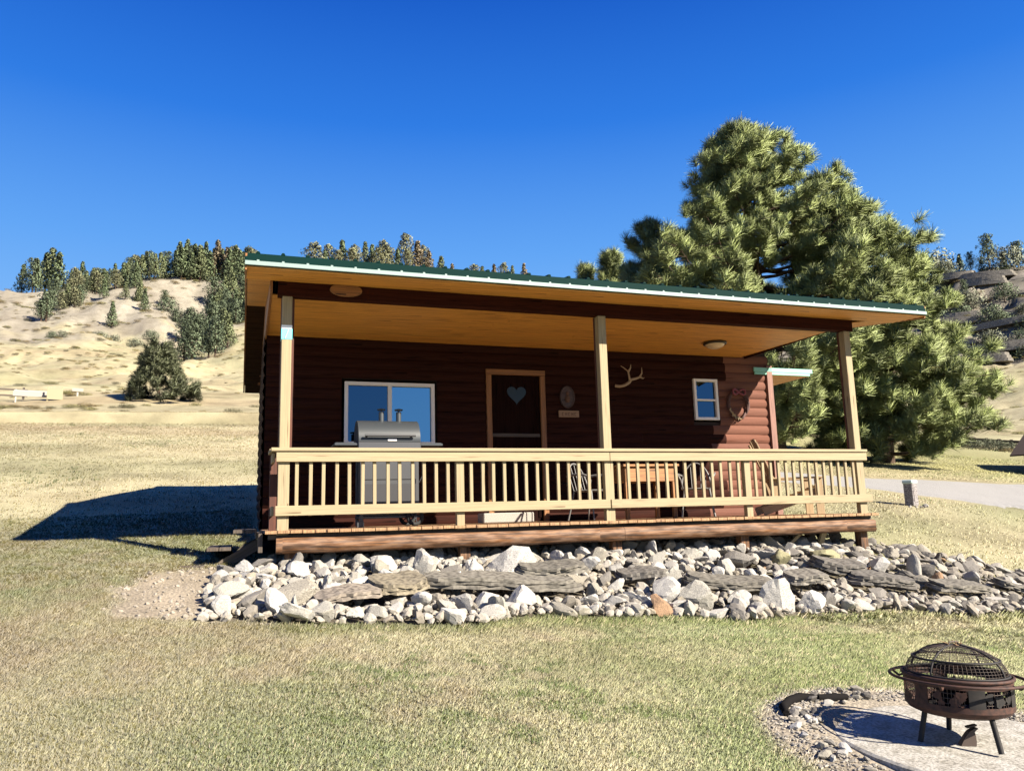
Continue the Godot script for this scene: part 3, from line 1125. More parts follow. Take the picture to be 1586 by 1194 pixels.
	for s in stubs.size():
		var ww := 0.13 if s != 1 and s != 3 else 0.1
		board("rail_post", Vector3(stubs[s], 0.43, 0.035), Vector3(ww, 0.97, 0.085), "rail_wood", rail, 0.06)
	for s in 4:
		var cnt := 13 if s < 2 else 14
		for k in range(1, cnt + 1):
			var bx: float = lerpf(stubs[s], stubs[s + 1], k / float(cnt + 1)) + rng.randf_range(-0.006, 0.006)
			var bb := Buf.new()
			box(bb, Vector3(bx, 0.53, 0.062), Vector3(0.042, 0.74, 0.038), Basis(Vector3(0, 0, 1), rng.randf_range(-0.006, 0.006)), 0.004, tint(0.06))
			part("baluster", bb, "rail_wood", rail)
	# short return of the railing at the left end
	b = Buf.new()
	box(b, Vector3(-0.1, 0.934, -0.24), Vector3(0.13, 0.04, 0.42), Basis(), 0.005)
	part("return_cap", b, "rail_wood", rail)
	board("return_post", Vector3(-0.1, 0.44, -0.4), Vector3(0.085, 0.94, 0.085), "red_post", rail)
	board("return_rail", Vector3(-0.115, 0.85, -0.2), Vector3(0.035, 0.11, 0.36), "rail_wood", rail)
	board("return_rail", Vector3(-0.115, 0.222, -0.2), Vector3(0.035, 0.11, 0.36), "rail_wood", rail)
	# steps at the left end
	var st := Buf.new()
	for s in [-0.62, -1.6]:
		bar(st, Vector3(-0.24, -0.16, s), Vector3(-0.95, -0.56, s), 0.05, 0.12)
	var steps := part("porch_steps", st, "step_wood", cabin)
	for k in 3:
		for q in 2:
			board("tread", Vector3(-0.34 - k * 0.29 - q * 0.14, -0.005 - k * 0.2, -1.06), Vector3(0.132, 0.042, 1.3), "step_wood", steps, 0.15)


func build_openings(cabin: Node3D):
	# large sliding window
	var z := WALL_Z
	var win := frame_rect(cabin, "window", 0.994, 2.413, 1.233, 2.221, z + 0.035, 0.055, 0.06, "frame_white")
	board("mullion", Vector3(1.696, 1.727, z + 0.035), Vector3(0.064, 0.89, 0.05), "frame_white", win, 0.02)
	for s in [[1.046, 1.665, 0.0], [1.727, 2.361, -0.012]]:
		board("pane", Vector3((s[0] + s[1]) * 0.5, 1.727, z + 0.012 + s[2]), Vector3(s[1] - s[0], 0.89, 0.008), ("pane" if s[2] < 0.0 else "pane_dim"), win, 0.0, 0.0)
	# small window
	var w2 := frame_rect(cabin, "small_window", 7.193, 7.692, 1.711, 2.46, z + 0.035, 0.05, 0.06, "frame_white")
	board("meeting_rail", Vector3(7.443, 2.075, z + 0.035), Vector3(0.4, 0.035, 0.04), "frame_white", w2, 0.02)
	board("pane", Vector3(7.443, 2.252, z + 0.012), Vector3(0.41, 0.33, 0.008), "pane_dim", w2, 0.0, 0.0)
	board("pane", Vector3(7.443, 1.909, z + 0.006), Vector3(0.41, 0.31, 0.008), "pane_dim", w2, 0.0, 0.0)
	# door
	var b := Buf.new()
	box(b, Vector3(3.8, 1.213, z - 0.02), Vector3(0.88, 2.42, 0.045), Basis(), 0.004)
	var door := part("door", b, "door_wood", cabin)
	board("door_trim", Vector3(3.327, 1.202, z + 0.04), Vector3(0.088, 2.41, 0.05), "trim_wood", door)
	board("door_trim", Vector3(4.273, 1.202, z + 0.04), Vector3(0.088, 2.41, 0.05), "trim_wood", door)
	board("door_trim", Vector3(3.8, 2.455, z + 0.042), Vector3(1.04, 0.088, 0.05), "trim_wood", door)
	board("door_rail", Vector3(3.8, 1.41, z + 0.012), Vector3(0.83, 0.057, 0.02), "step_wood", door)
	for s in [3.416, 4.185]:
		board("door_stile", Vector3(s, 1.213, z + 0.01), Vector3(0.07, 2.3, 0.016), "door_wood", door)
	# heart shaped glass
	b = Buf.new()
	var pts := []
	for k in 28:
		var t := TAU * k / 28.0
		pts.append(Vector2(0.0105 * 16.0 * pow(sin(t), 3.0), 0.0105 * (13.0 * cos(t) - 5.0 * cos(2.0 * t) - 2.0 * cos(3.0 * t) - cos(4.0 * t))))
	for k in 28:
		var p: Vector2 = pts[k]
		var q: Vector2 = pts[(k + 1) % 28]
		var c := Vector3(3.821, 2.096, z + 0.013)
		b.tri(c, c + Vector3(q.x, q.y, 0), c + Vector3(p.x, p.y, 0), Vector2.ZERO, q, p, Color(1, 1, 1))
		b.quad(c + Vector3(p.x, p.y, 0), c + Vector3(q.x, q.y, 0), c + Vector3(q.x, q.y, -0.03), c + Vector3(p.x, p.y, -0.03), Color(1, 1, 1))
	part("heart_pane", b, "heart_glass", door)
	b = Buf.new()
	box(b, Vector3(4.206, 1.098, z + 0.03), Vector3(0.05, 0.2, 0.02), Basis(), 0.006)
	tube(b, [Vector3(4.206, 1.14, z + 0.03), Vector3(4.206, 1.14, z + 0.075), Vector3(4.122, 1.14, z + 0.08)], [0.014, 0.014, 0.011], 8)
	part("door_handle", b, "grey_metal", door)


func frame_rect(parent: Node, called: String, xa: float, xb: float, ya: float, yb: float, z: float, wide: float, deep: float, m: String) -> MeshInstance3D:
	var b := Buf.new()
	box(b, Vector3(xa + wide * 0.5, (ya + yb) * 0.5, z), Vector3(wide, yb - ya, deep), Basis(), 0.004)
	box(b, Vector3(xb - wide * 0.5, (ya + yb) * 0.5, z), Vector3(wide, yb - ya, deep), Basis(), 0.004)
	box(b, Vector3((xa + xb) * 0.5, ya + wide * 0.5, z), Vector3(xb - xa - wide * 2.0, wide, deep - 0.004), Basis(), 0.004)
	box(b, Vector3((xa + xb) * 0.5, yb - wide * 0.5, z), Vector3(xb - xa - wide * 2.0, wide, deep - 0.004), Basis(), 0.004)
	return part(called, b, m, parent)


# ---------------------------------------------------------------- trees

# a crown of small leaf faces gathered in clumps; kind 0 narrow conifer, 1 ragged pine, 2 round shrub
func far_crown(seed_: int, h: float, w: float, kind: int, col: Color) -> ArrayMesh:
	var r := RandomNumberGenerator.new()
	r.seed = seed_
	var b := Buf.new()
	var clumps := []
	var n := 46 if kind == 0 else (34 if kind == 1 else 26)
	for k in n:
		var t := (k + 0.5) / n
		var y: float
		var rad: float
		if kind == 0:
			y = lerpf(0.10, 0.97, t) * h
			rad = w * 1.25 * pow(1.0 - y / h, 0.95) * (0.7 + 0.3 * absf(sin(y / h * 17.0 + seed_))) + 0.08
		elif kind == 1:
			y = lerpf(0.22, 0.95, t) * h
			rad = w * sqrt(maxf(0.02, 1.0 - pow((y / h - 0.45) / 0.55, 2.0))) * r.randf_range(0.5, 1.0)
		else:
			y = lerpf(0.12, 0.85, t) * h
			rad = w * sqrt(maxf(0.05, 1.0 - pow((y / h - 0.35) / 0.62, 2.0)))
		var an := k * 2.39996 + r.randf_range(-0.4, 0.4)
		var d := r.randf_range(0.45, 0.9) * rad
		clumps.append([Vector3(cos(an) * d, y, sin(an) * d), maxf(rad * 0.5, w * 0.16), r.randf_range(0.7, 1.25)])
	for c in clumps:
		var cc: Vector3 = c[0]
		var cs: float = c[1]
		for i in (64 if kind == 0 else 80):
			var dir := Vector3(r.randfn(), r.randfn() * 0.7, r.randfn()).normalized()
			var p := cc + dir * cs * r.randf_range(0.5, 1.05)
			var sz := h * r.randf_range(0.010, 0.024) * (2.0 if kind == 2 else 1.0)
			var t1 := Vector3(r.randfn(), r.randfn(), r.randfn()).cross(dir).normalized() * sz
			var t2 := (dir + Vector3(r.randfn(), r.randfn(), r.randfn()) * 0.5).normalized() * sz * 1.5
			var nn := (dir * 0.8 + Vector3(cc.x, 0, cc.z).normalized() * 0.5 + Vector3(0, 0.2, 0)).normalized()
			var cl: Color = col * (c[2] * r.randf_range(0.75, 1.25))
			b.trin(p - t1, p + t1, p + t2, nn, nn, nn, Vector2.ZERO, Vector2(1, 0), Vector2(0, 1), cl)
	return b.mesh()


func far_trunk(h: float, rad: float) -> ArrayMesh:
	var b := Buf.new()
	tube(b, [Vector3(0, -0.6, 0), Vector3(0.02 * h, h * 0.4, 0), Vector3(0, h * 0.92, 0.01 * h)], [rad, rad * 0.7, rad * 0.15], 5)
	return b.mesh()


func build_hill_trees():
	var greens := [Color(0.135, 0.175, 0.09), Color(0.18, 0.21, 0.105), Color(0.125, 0.16, 0.095), Color(0.21, 0.215, 0.12), Color(0.22, 0.18, 0.115), Color(0.19, 0.205, 0.145)]
	var kinds := []       # crown mesh, trunk mesh, words
	kinds.append([far_crown(3, 8.0, 1.7, 0, greens[0]), far_trunk(8.0, 0.16), "dark green narrow conifer"])
	kinds.append([far_crown(8, 8.0, 1.9, 0, greens[1]), far_trunk(8.0, 0.16), "olive green conifer"])
	kinds.append([far_crown(15, 8.0, 2.2, 1, greens[2]), far_trunk(8.0, 0.2), "dark ragged pine"])
	kinds.append([far_crown(21, 8.0, 2.4, 1, greens[3]), far_trunk(8.0, 0.2), "yellowish green ragged pine"])
	kinds.append([far_crown(34, 8.0, 1.7, 0, greens[4]), far_trunk(8.0, 0.16), "rust tinged conifer"])
	kinds.append([far_crown(40, 3.0, 2.0, 2, greens[2]), far_trunk(2.0, 0.1), "dark rounded shrub"])
	kinds.append([far_crown(47, 3.0, 2.0, 2, greens[5]), far_trunk(2.0, 0.1), "grey green rounded shrub"])
	# angle range, distance range, how many, height range, kinds to draw from, where, group
	var rows := [
		[-0.575, -0.535, 186.0, 193.0, 6, 6.5, 9.5, [0, 1, 2, 4], "the far left ridge clump", "conifers on the left ridge"],
		[-0.53, -0.46, 180.0, 192.0, 18, 3.6, 5.6, [1, 2, 3, 0], "the low left ridge", "conifers on the left ridge"],
		[-0.468, -0.425, 184.0, 192.0, 11, 5.5, 7.5, [0, 1, 2, 3], "the ridge above the bare slope", "conifers on the left ridge"],
		[-0.418, -0.325, 184.0, 193.0, 32, 5.5, 9.0, [0, 0, 1, 2, 4, 3], "the roofside ridge crest", "conifers on the left ridge"],
		[-0.375, -0.31, 150.0, 182.0, 30, 4.5, 7.0, [0, 2, 1, 2], "the left hillside gully", "pines in the gully"],
		[-0.405, -0.352, 118.0, 150.0, 12, 4.5, 7.5, [2, 0, 2, 1], "the trees at the gully foot", "pines in the gully"],
		[-0.555, -0.515, 152.0, 178.0, 9, 4.0, 6.0, [2, 3, 1, 2], "the dark slope clump", "pines on the bare slope"],
		[-0.52, -0.45, 166.0, 180.0, 8, 4.0, 6.5, [1, 3, 0], "the upper bare slope", "pines on the bare slope"],
		[-0.485, -0.44, 148.0, 166.0, 4, 3.0, 5.0, [1, 0], "the bare slope loners", "pines on the bare slope"],
		[-0.432, -0.395, 150.0, 170.0, 6, 2.2, 3.4, [5, 6, 2], "the slope's right part", "shrubs on the bare slope"],
		[-0.56, -0.40, 128.0, 150.0, 7, 1.0, 2.0, [5, 6], "the lower bare slope", "shrubs on the bare slope"],
		[-0.255, -0.10, 185.0, 192.0, 18, 6.5, 10.0, [0, 1, 3, 0, 4], "those over the left roof", "conifers seen over the roof"],
		[-0.095, 0.03, 185.0, 192.0, 9, 5.0, 7.5, [1, 3, 4], "those over the middle roof", "conifers seen over the roof"],
		[0.47, 0.60, 184.0, 193.0, 14, 4.0, 7.5, [2, 0, 6], "the rocky hill top", "trees on the rocky hill"],
		[0.485, 0.60, 136.0, 182.0, 32, 1.4, 3.4, [5, 6, 2, 5], "the rocky hill ledges", "shrubs on the rocky hill"],
	]
	rng.seed = 4242
	for q in rows:
		for i in q[4]:
			var a: float = lerpf(q[0], q[1], (i + rng.randf_range(0.1, 0.9)) / q[4])
			var r: float = rng.randf_range(q[2], q[3])
			var k: Array = kinds[q[7][rng.randi() % q[7].size()]]
			var hh: float = rng.randf_range(q[5], q[6])
			var base := 3.0 if k[2].ends_with("shrub") else 8.0
			var p := at_polar(a, r)
			var o := thing("shrub" if base == 3.0 else "conifer", "%s %s, %s %s" % [["short", "middling", "tall", "very tall"][clampi(int((hh - q[5]) / (q[6] - q[5]) * 4.0), 0, 3)], k[2], ["leftmost in", "toward the left of", "left of centre in", "central in", "right of centre in", "toward the right of", "rightmost in"][clampi(int((a - q[0]) / (q[1] - q[0]) * 7.0), 0, 6)], q[8]], "shrub" if base == 3.0 else "tree", p - Vector3(0, 0.25, 0), rng.randf() * TAU, q[9])
			var s := hh / base
			var sx := s * rng.randf_range(0.85, 1.25)
			var cr := part("crown", k[0], "far_leaf", o)
			var tr := part("trunk", k[1], "bark", o)
			cr.scale = Vector3(sx, s, sx)
			tr.scale = Vector3(sx, s, sx)
	# banded ledges of bare rock across the right-hand hill
	var crop := thing("rock_outcrop", "banded grey rock ledges crossing the steep hill at the far right", "rock ledges")
	var lm := StandardMaterial3D.new()
	lm.albedo_color = lin(0.25, 0.23, 0.2)
	lm.albedo_texture = T.rock
	lm.uv1_triplanar = true
	lm.uv1_scale = Vector3(0.3, 0.5, 0.3)
	lm.roughness = 0.95
	for i in 26:
		var a := rng.randf_range(0.475, 0.605)
		var r := lerpf(134.0, 186.0, (i + rng.randf()) / 26.0)
		var q := at_polar(a, r)
		var ob := part("ledge", slab_mesh(800 + i, rng.randf_range(5.0, 13.0), rng.randf_range(0.8, 1.7), rng.randf_range(2.5, 4.0)), lm, crop)
		ob.transform = Transform3D(Basis(Vector3.UP, -0.33 - a + rng.randf_range(-0.25, 0.25)) * Basis(Vector3(0, 0, 1), rng.randf_range(-0.08, 0.08)), q + Vector3(0, 0.1, 0))
	# low scrub dotted over the meadow and the slopes
	var scrub := far_crown(60, 1.0, 0.9, 2, Color(0.16, 0.15, 0.085))
	var tf := []
	var tc := []
	for i in 15000:
		var a := rng.randf_range(-0.64, 0.64)
		var r := sqrt(rng.randf_range(36.0 * 36.0, 190.0 * 190.0))
		var q := Vector3(EYE.x, 0, EYE.z) + (FWD * cos(a) + RGT * sin(a)) * r
		var dens := n_big.get_noise_2d(q.x * 2.0 + 30.0, q.z * 5.0)
		if rng.randf() > 0.2 + dens * 1.0 + (0.15 if a > 0.35 and r > 125.0 else 0.0):
			continue
		var s := rng.randf_range(0.08, 0.34) * (1.0 + 0.8 * smoothstep(110.0, 170.0, r))
		q.y = ground(q.x, q.z) - s * 0.12
		tf.append(Transform3D(Basis(Vector3.UP, rng.randf() * TAU) * Basis.from_scale(Vector3(s * 1.5, s * 0.7, s * 1.5)), q))
		tc.append([Color(1, 1, 1), Color(1.5, 1.2, 0.9), Color(1.5, 1.5, 1.0), Color(1.9, 1.6, 1.0)][rng.randi() % 4] * rng.randf_range(0.7, 1.1))
	tag(multi("hillside_scrub", scrub, tf, tc, "far_leaf"), "low dry scrub dotted over the meadow and hillsides", "scrub", "", "stuff")
	# the lone pine in the meadow with its bushy skirt
	var p := at_polar(atan2(228.0 - 793.0, 1231.0), 50.0)
	var lone := thing("meadow_pine", "lone bushy pine with a spreading skirt standing in the straw meadow", "tree", p - Vector3(0, 0.15, 0))
	var rr := RandomNumberGenerator.new()
	rr.seed = 6
	tf = []
	tc = []
	for k in 150:
		var t := rr.randf()
		var y := lerpf(0.25, 3.7, t)
		var w := 1.55 * pow(1.0 - y / 4.1, 0.75) + 0.12
		var an := rr.randf() * TAU
		var side := RGT.dot(Vector3(cos(an), 0, sin(an)))
		if y < 1.2:
			w *= 1.0 + 0.55 * maxf(side, 0.0)
		var dir := Vector3(cos(an), 0.35, sin(an)).normalized()
		var c := Vector3(cos(an) * w, y, sin(an) * w) * 0.96
		for j in 7:
			var d := (dir + Vector3(rr.randfn(), rr.randfn(), rr.randfn()) * 0.6).normalized()
			tf.append(tuft_at(c + Vector3(rr.randfn(), rr.randfn(), rr.randfn()) * 0.14, d, rr.randf_range(0.9, 1.3), rr))
			tc.append(Color(0.11, 0.125, 0.06) * rr.randf_range(0.7, 1.25))
	multi("crown", needle_tuft(71, 44, 0.26, 0.02), tf, tc, "needles", lone)
	part("trunk", far_trunk(3.6, 0.12), "bark", lone)


# a brush of needles round +Y
func needle_tuft(seed_: int, n: int, length: float, wide: float) -> ArrayMesh:
	var r := RandomNumberGenerator.new()
	r.seed = seed_
	var b := Buf.new()
	for i in n:
		var an := r.randf() * TAU
		var el := 1.35 * pow(r.randf(), 0.75)
		var d := Vector3(cos(an) * sin(el), cos(el), sin(an) * sin(el))
		var root := Vector3(0, -length * 0.7 * r.randf(), 0)
		var l := length * r.randf_range(0.75, 1.1)
		var side := d.cross(Vector3(r.randfn(), r.randfn(), r.randfn())).normalized() * wide * 0.5
		var tip := root + d * l - Vector3(0, l * 0.08, 0)
		var nn := (d + Vector3(0, 0.3, 0)).normalized()
		b.trin(root - side, root + side, tip + side * 0.4, nn, nn, nn, Vector2.ZERO, Vector2(1, 0), Vector2(0, 1), Color(0.85, 0.85, 0.85))
		b.trin(root - side, tip + side * 0.4, tip - side * 0.4, nn, nn, nn, Vector2.ZERO, Vector2(1, 0), Vector2(0, 1), Color(1.1, 1.1, 1.0))
	return b.mesh()


func tuft_at(p: Vector3, dir: Vector3, s: float, r: RandomNumberGenerator) -> Transform3D:
	var y := dir.normalized()
	var x := Vector3(r.randfn(), r.randfn(), r.randfn()).cross(y).normalized()
	return Transform3D(Basis(x, y, x.cross(y)).scaled(Vector3(s, s, s)), p)


func multi(called: String, m: Mesh, tf: Array, tc: Array, material: String, parent: Node = null) -> MultiMeshInstance3D:
	var mm := MultiMesh.new()
	mm.transform_format = MultiMesh.TRANSFORM_3D
	mm.use_colors = true
	mm.mesh = m
	mm.instance_count = tf.size()
	for i in tf.size():
		mm.set_instance_transform(i, tf[i])
		mm.set_instance_color(i, tc[i])
	var o := MultiMeshInstance3D.new()
	o.name = called if parent else numbered(called)
	o.multimesh = mm
	o.material_override = M[material]
	(parent if parent else self).add_child(o, true)
	o.set_meta("kind", "stuff")
	return o


# a big long-needled pine: trunk, limbs that sweep up at their ends, and brushes of needles gathered in puffs
func pine(label: String, at: Vector3, lean: Vector3, h: float, prof: Array, limbs: int, seed_: int, low: float, tone: Color):
	var r := RandomNumberGenerator.new()
	r.seed = seed_
	var o := thing("ponderosa_pine", label, "tree", at)
	var tp := []
	var tr := []
	for k in 9:
		var t := k / 8.0
		tp.append(Vector3(0, -0.4 + (h - 0.2) * t, 0) + lean * t * t + Vector3(r.randfn(), 0, r.randfn()) * 0.06)
		tr.append(lerpf(0.26, 0.03, t) * h / 11.0)
	var b := Buf.new()
	tube(b, tp, tr, 10)
	part("trunk", b, "bark", o)
	var lb := Buf.new()
	var tf := []
	var tc := []
	for i in limbs:
		var t := (i + r.randf()) / limbs
		var y := lerpf(low, h * 0.985, pow(t, 0.9))
		var an := i * 2.39996 + r.randf_range(-0.5, 0.5)
		var dir := Vector3(cos(an), 0, sin(an))
		var reach := 0.0
		for k in prof.size() - 1:
			if y >= prof[k][0] and y <= prof[k + 1][0]:
				var tt: float = (y - prof[k][0]) / (prof[k + 1][0] - prof[k][0])
				var left: float = lerpf(prof[k][1], prof[k + 1][1], tt)
				var right: float = lerpf(prof[k][2], prof[k + 1][2], tt)
				var s := dir.dot(RGT)
				reach = lerpf(left, right, s * 0.5 + 0.5)
		reach *= r.randf_range(0.62, 1.08)
		if reach < 0.1:
			reach = 0.1
		var t0 := clampf((y - reach * 0.25 + 0.4) / h, 0.0, 1.0)
		var start := Vector3(0, maxf(0.3, y - reach * 0.28), 0) + lean * t0 * t0
		var pts := []
		var side := Vector3(-dir.z, 0, dir.x)
		var bend := r.randf_range(-0.2, 0.2)
		for k in 6:
			var q := k / 5.0
			pts.append(start + dir * reach * q + side * bend * reach * q * q + Vector3.UP * reach * (0.28 * q * q + 0.02 * q) - Vector3.UP * sin(q * PI) * reach * 0.05)
		tube(lb, pts, [0.035 + reach * 0.012, 0.03 + reach * 0.01, 0.03 + reach * 0.006, 0.025, 0.018, 0.01], 5)
		# puffs at the tip and on side twigs
		var puffs := [[pts[5], 1.0]]
		var twigs := int(2.0 + reach * 4.6)
		for k in twigs:
			var q := r.randf_range(0.3, 0.97)
			var f := q * 5.0
			var k0 := mini(int(f), 4)
			var root: Vector3 = pts[k0].lerp(pts[k0 + 1], f - k0)
			var sd := side * (1.0 if r.randf() < 0.5 else -1.0)
			var tw := (sd * r.randf_range(0.5, 1.0) + dir * 0.6 + Vector3.UP * r.randf_range(-0.15, 0.7)).normalized() * minf(0.75, reach * 0.36) * r.randf_range(0.45, 1.1)
			tube(lb, [root, root + tw * 0.6 - Vector3(0, 0.03, 0), root + tw], [0.014, 0.011, 0.008], 4)
			puffs.append([root + tw, r.randf_range(0.7, 1.0)])
		for pf in puffs:
			var c: Vector3 = pf[0]
			var size: float = pf[1]
			var out := (Vector3(c.x - lean.x, 0, c.z - lean.z).normalized() * 0.8 + Vector3.UP * 0.75).normalized()
			var shade := r.randf_range(0.7, 1.25)
			var yell := r.randf_range(0.0, 0.25)
			for j in 3:
				var d := (out * 0.7 + Vector3.UP * 0.35 + Vector3(r.randfn(), r.randfn() * 0.6, r.randfn()) * 0.42).normalized()
				var p := c + Vector3(r.randfn(), r.randfn() * 0.7, r.randfn()) * 0.15 * size - out * 0.08
				tf.append(tuft_at(p, d, size * r.randf_range(0.8, 1.2), r))
				var cl := Color(tone.r + yell * 0.06, tone.g + yell * 0.03, tone.b) * shade * r.randf_range(0.85, 1.15)
				tc.append(cl)
	part("limbs", lb, "bark", o)
	multi("crown", needle_tuft(seed_ * 3, 120, 0.37, 0.0135), tf, tc, "needles", o)


func build_pines():
	var tone := Color(0.285, 0.345, 0.125)
	var x := 17.0
	var z := -13.0
	# (height, reach to the left, reach to the right)
	pine("tall full pine with leaning trunk rising behind the right end of the porch", Vector3(x, ground(x, z), z), Vector3(-0.5, 0, -0.3), 12.45,
		[[0.0, 3.4, 4.0], [2.0, 4.4, 4.6], [5.0, 5.3, 5.2], [7.0, 4.6, 4.9], [8.6, 3.2, 3.9], [9.8, 2.2, 3.0], [10.8, 1.6, 2.1], [11.8, 1.0, 1.3], [12.5, 0.2, 0.2]], 150, 5, 1.0, tone)
	x = 20.4
	z = -11.6
	pine("shorter broad pine overlapping the tall one on its right, branches near the ground", Vector3(x, ground(x, z), z), Vector3(-0.9, 0, 0.0), 9.6,
		[[0.0, 1.8, 2.0], [1.2, 2.4, 3.2], [3.4, 2.8, 3.5], [5.0, 2.4, 2.8], [7.0, 2.0, 1.9], [8.6, 1.3, 1.0], [9.7, 0.15, 0.15]], 104, 9, 0.7, tone)
	for s in [[1022.0, 30.0, 345.0, 1.0, "young pine peeking over the roof at the left edge of the big pine", 13], [958.0, 33.0, 392.0, 0.7, "dark pine tip rising over the roof left of the young pine", 17], [914.0, 34.0, 413.0, 0.55, "smallest dark pine tip over the middle of the roof", 19]]:
		var a := atan2(s[0] - 793.0, 1231.0)
		var p := at_polar(a, s[1])
		var el: float = 0.166 + atan((597.0 - s[2]) / 1214.4) * cos(a)
		var top: float = EYE.y + s[1] * tan(el) + 0.12
		var h: float = top - p.y
		pine(s[4], p, Vector3(0.1, 0, 0), h, [[0.0, s[3] * 1.8, s[3] * 1.8], [h * 0.5, s[3] * 1.2, s[3] * 1.2], [h * 0.8, s[3], s[3]], [h * 0.93, s[3] * 0.55, s[3] * 0.55], [h, 0.1, 0.1]], 40, s[5], h * 0.3, tone * 0.8)


# ---------------------------------------------------------------- rocks

# a faceted stone: a ball cut by random planes
func stone_mesh(seed_: int, cuts: int, fine := 2) -> ArrayMesh:
	var r := RandomNumberGenerator.new()
	r.seed = seed_
	var g := (1.0 + sqrt(5.0)) * 0.5
	var v := [Vector3(-1, g, 0), Vector3(1, g, 0), Vector3(-1, -g, 0), Vector3(1, -g, 0), Vector3(0, -1, g), Vector3(0, 1, g), Vector3(0, -1, -g), Vector3(0, 1, -g), Vector3(g, 0, -1), Vector3(g, 0, 1), Vector3(-g, 0, -1), Vector3(-g, 0, 1)]
	for i in 12:
		v[i] = v[i].normalized()
	var f := [[0, 11, 5], [0, 5, 1], [0, 1, 7], [0, 7, 10], [0, 10, 11], [1, 5, 9], [5, 11, 4], [11, 10, 2], [10, 7, 6], [7, 1, 8], [3, 9, 4], [3, 4, 2], [3, 2, 6], [3, 6, 8], [3, 8, 9], [4, 9, 5], [2, 4, 11], [6, 2, 10], [8, 6, 7], [9, 8, 1]]
	for k in fine:
		var f2 := []
		for t in f:
			var a: Vector3 = v[t[0]]
			var b: Vector3 = v[t[1]]
			var c: Vector3 = v[t[2]]
			var n := v.size()
			v.append((a + b).normalized()); v.append((b + c).normalized()); v.append((c + a).normalized())
			f2.append([t[0], n, n + 2]); f2.append([t[1], n + 1, n]); f2.append([t[2], n + 2, n + 1]); f2.append([n, n + 1, n + 2])
		f = f2
	var pl := []
	for k in cuts:
		pl.append([Vector3(r.randfn(), r.randfn(), r.randfn()).normalized(), r.randf_range(0.34, 0.86)])
	var P := []
	for q in v:
		var rad := 1.15
		for p in pl:
			var d: float = q.dot(p[0])
			if d > 0.05:
				rad = minf(rad, p[1] / d)
		P.append(q * rad * (1.0 + n_fine.get_noise_3dv(q * 1.4 + Vector3(seed_, 0, 0)) * 0.06))
	var b := Buf.new()
	for t in f:
		b.tri(P[t[0]], P[t[1]], P[t[2]], Vector2(P[t[0]].x, P[t[0]].y), Vector2(P[t[1]].x, P[t[1]].y), Vector2(P[t[2]].x, P[t[2]].y), Color(1, 1, 1))
	return b.mesh()


# a long flat slab of layered stone along x
func slab_mesh(seed_: int, length: float, thick: float, deep: float) -> ArrayMesh:
	var r := RandomNumberGenerator.new()
	r.seed = seed_
	var b := Buf.new()
	var layers := 3 if thick > 0.07 else 2
	for l in layers:
		var y0 := thick * (l / float(layers) - 0.5)
		var y1 := thick * ((l + 1) / float(layers) - 0.5) - 0.004
		var n := 14
		var rings := []
		for k in n + 1:
			var t := k / float(n)
			var x := (t - 0.5) * length * (1.0 - l * 0.06) + r.randf_range(-0.01, 0.01)
			var w := deep * 0.5 * (0.75 + 0.25 * sin(PI * clampf(t, 0.06, 0.94))) + r.randf_range(-0.02, 0.02)
			if k == 0 or k == n:
				w *= 0.45
			var dy := r.randf_range(-0.006, 0.006) + 0.02 * sin(t * 5.0 + seed_)
			rings.append([Vector3(x, y0 + dy, w), Vector3(x, y1 + dy, w - r.randf_range(0.0, 0.02)), Vector3(x, y1 + dy, -w), Vector3(x, y0 + dy, -w)])
		var col := Color(1, 1, 1) * r.randf_range(0.8, 1.15)
		for k in n:
			for s in 4:
				var s2 := (s + 1) % 4
				var u0: float = rings[k][0].x
				var u1: float = rings[k + 1][0].x
				b.quad(rings[k][s], rings[k + 1][s], rings[k + 1][s2], rings[k][s2], col, Vector2(u0, s * 0.1), Vector2(u1, s * 0.1), Vector2(u1, s * 0.1 + 0.1), Vector2(u0, s * 0.1 + 0.1))
		b.quad(rings[0][0], rings[0][1], rings[0][2], rings[0][3], col)
		b.quad(rings[n][3], rings[n][2], rings[n][1], rings[n][0], col)
	return b.mesh()


func stone_mat(k: int) -> StandardMaterial3D:
	var key := "rock_tone_%d" % k
	if not M.has(key):
		var tones := [lin(0.52, 0.505, 0.485), lin(0.43, 0.415, 0.39), lin(0.34, 0.315, 0.27), lin(0.22, 0.205, 0.19), lin(0.135, 0.125, 0.115), lin(0.34, 0.215, 0.13), lin(0.33, 0.31, 0.185), lin(0.39, 0.375, 0.34)]
		var m: StandardMaterial3D = M.rock.duplicate()
		m.albedo_color = tones[k]
		M[key] = m
	return M[key]


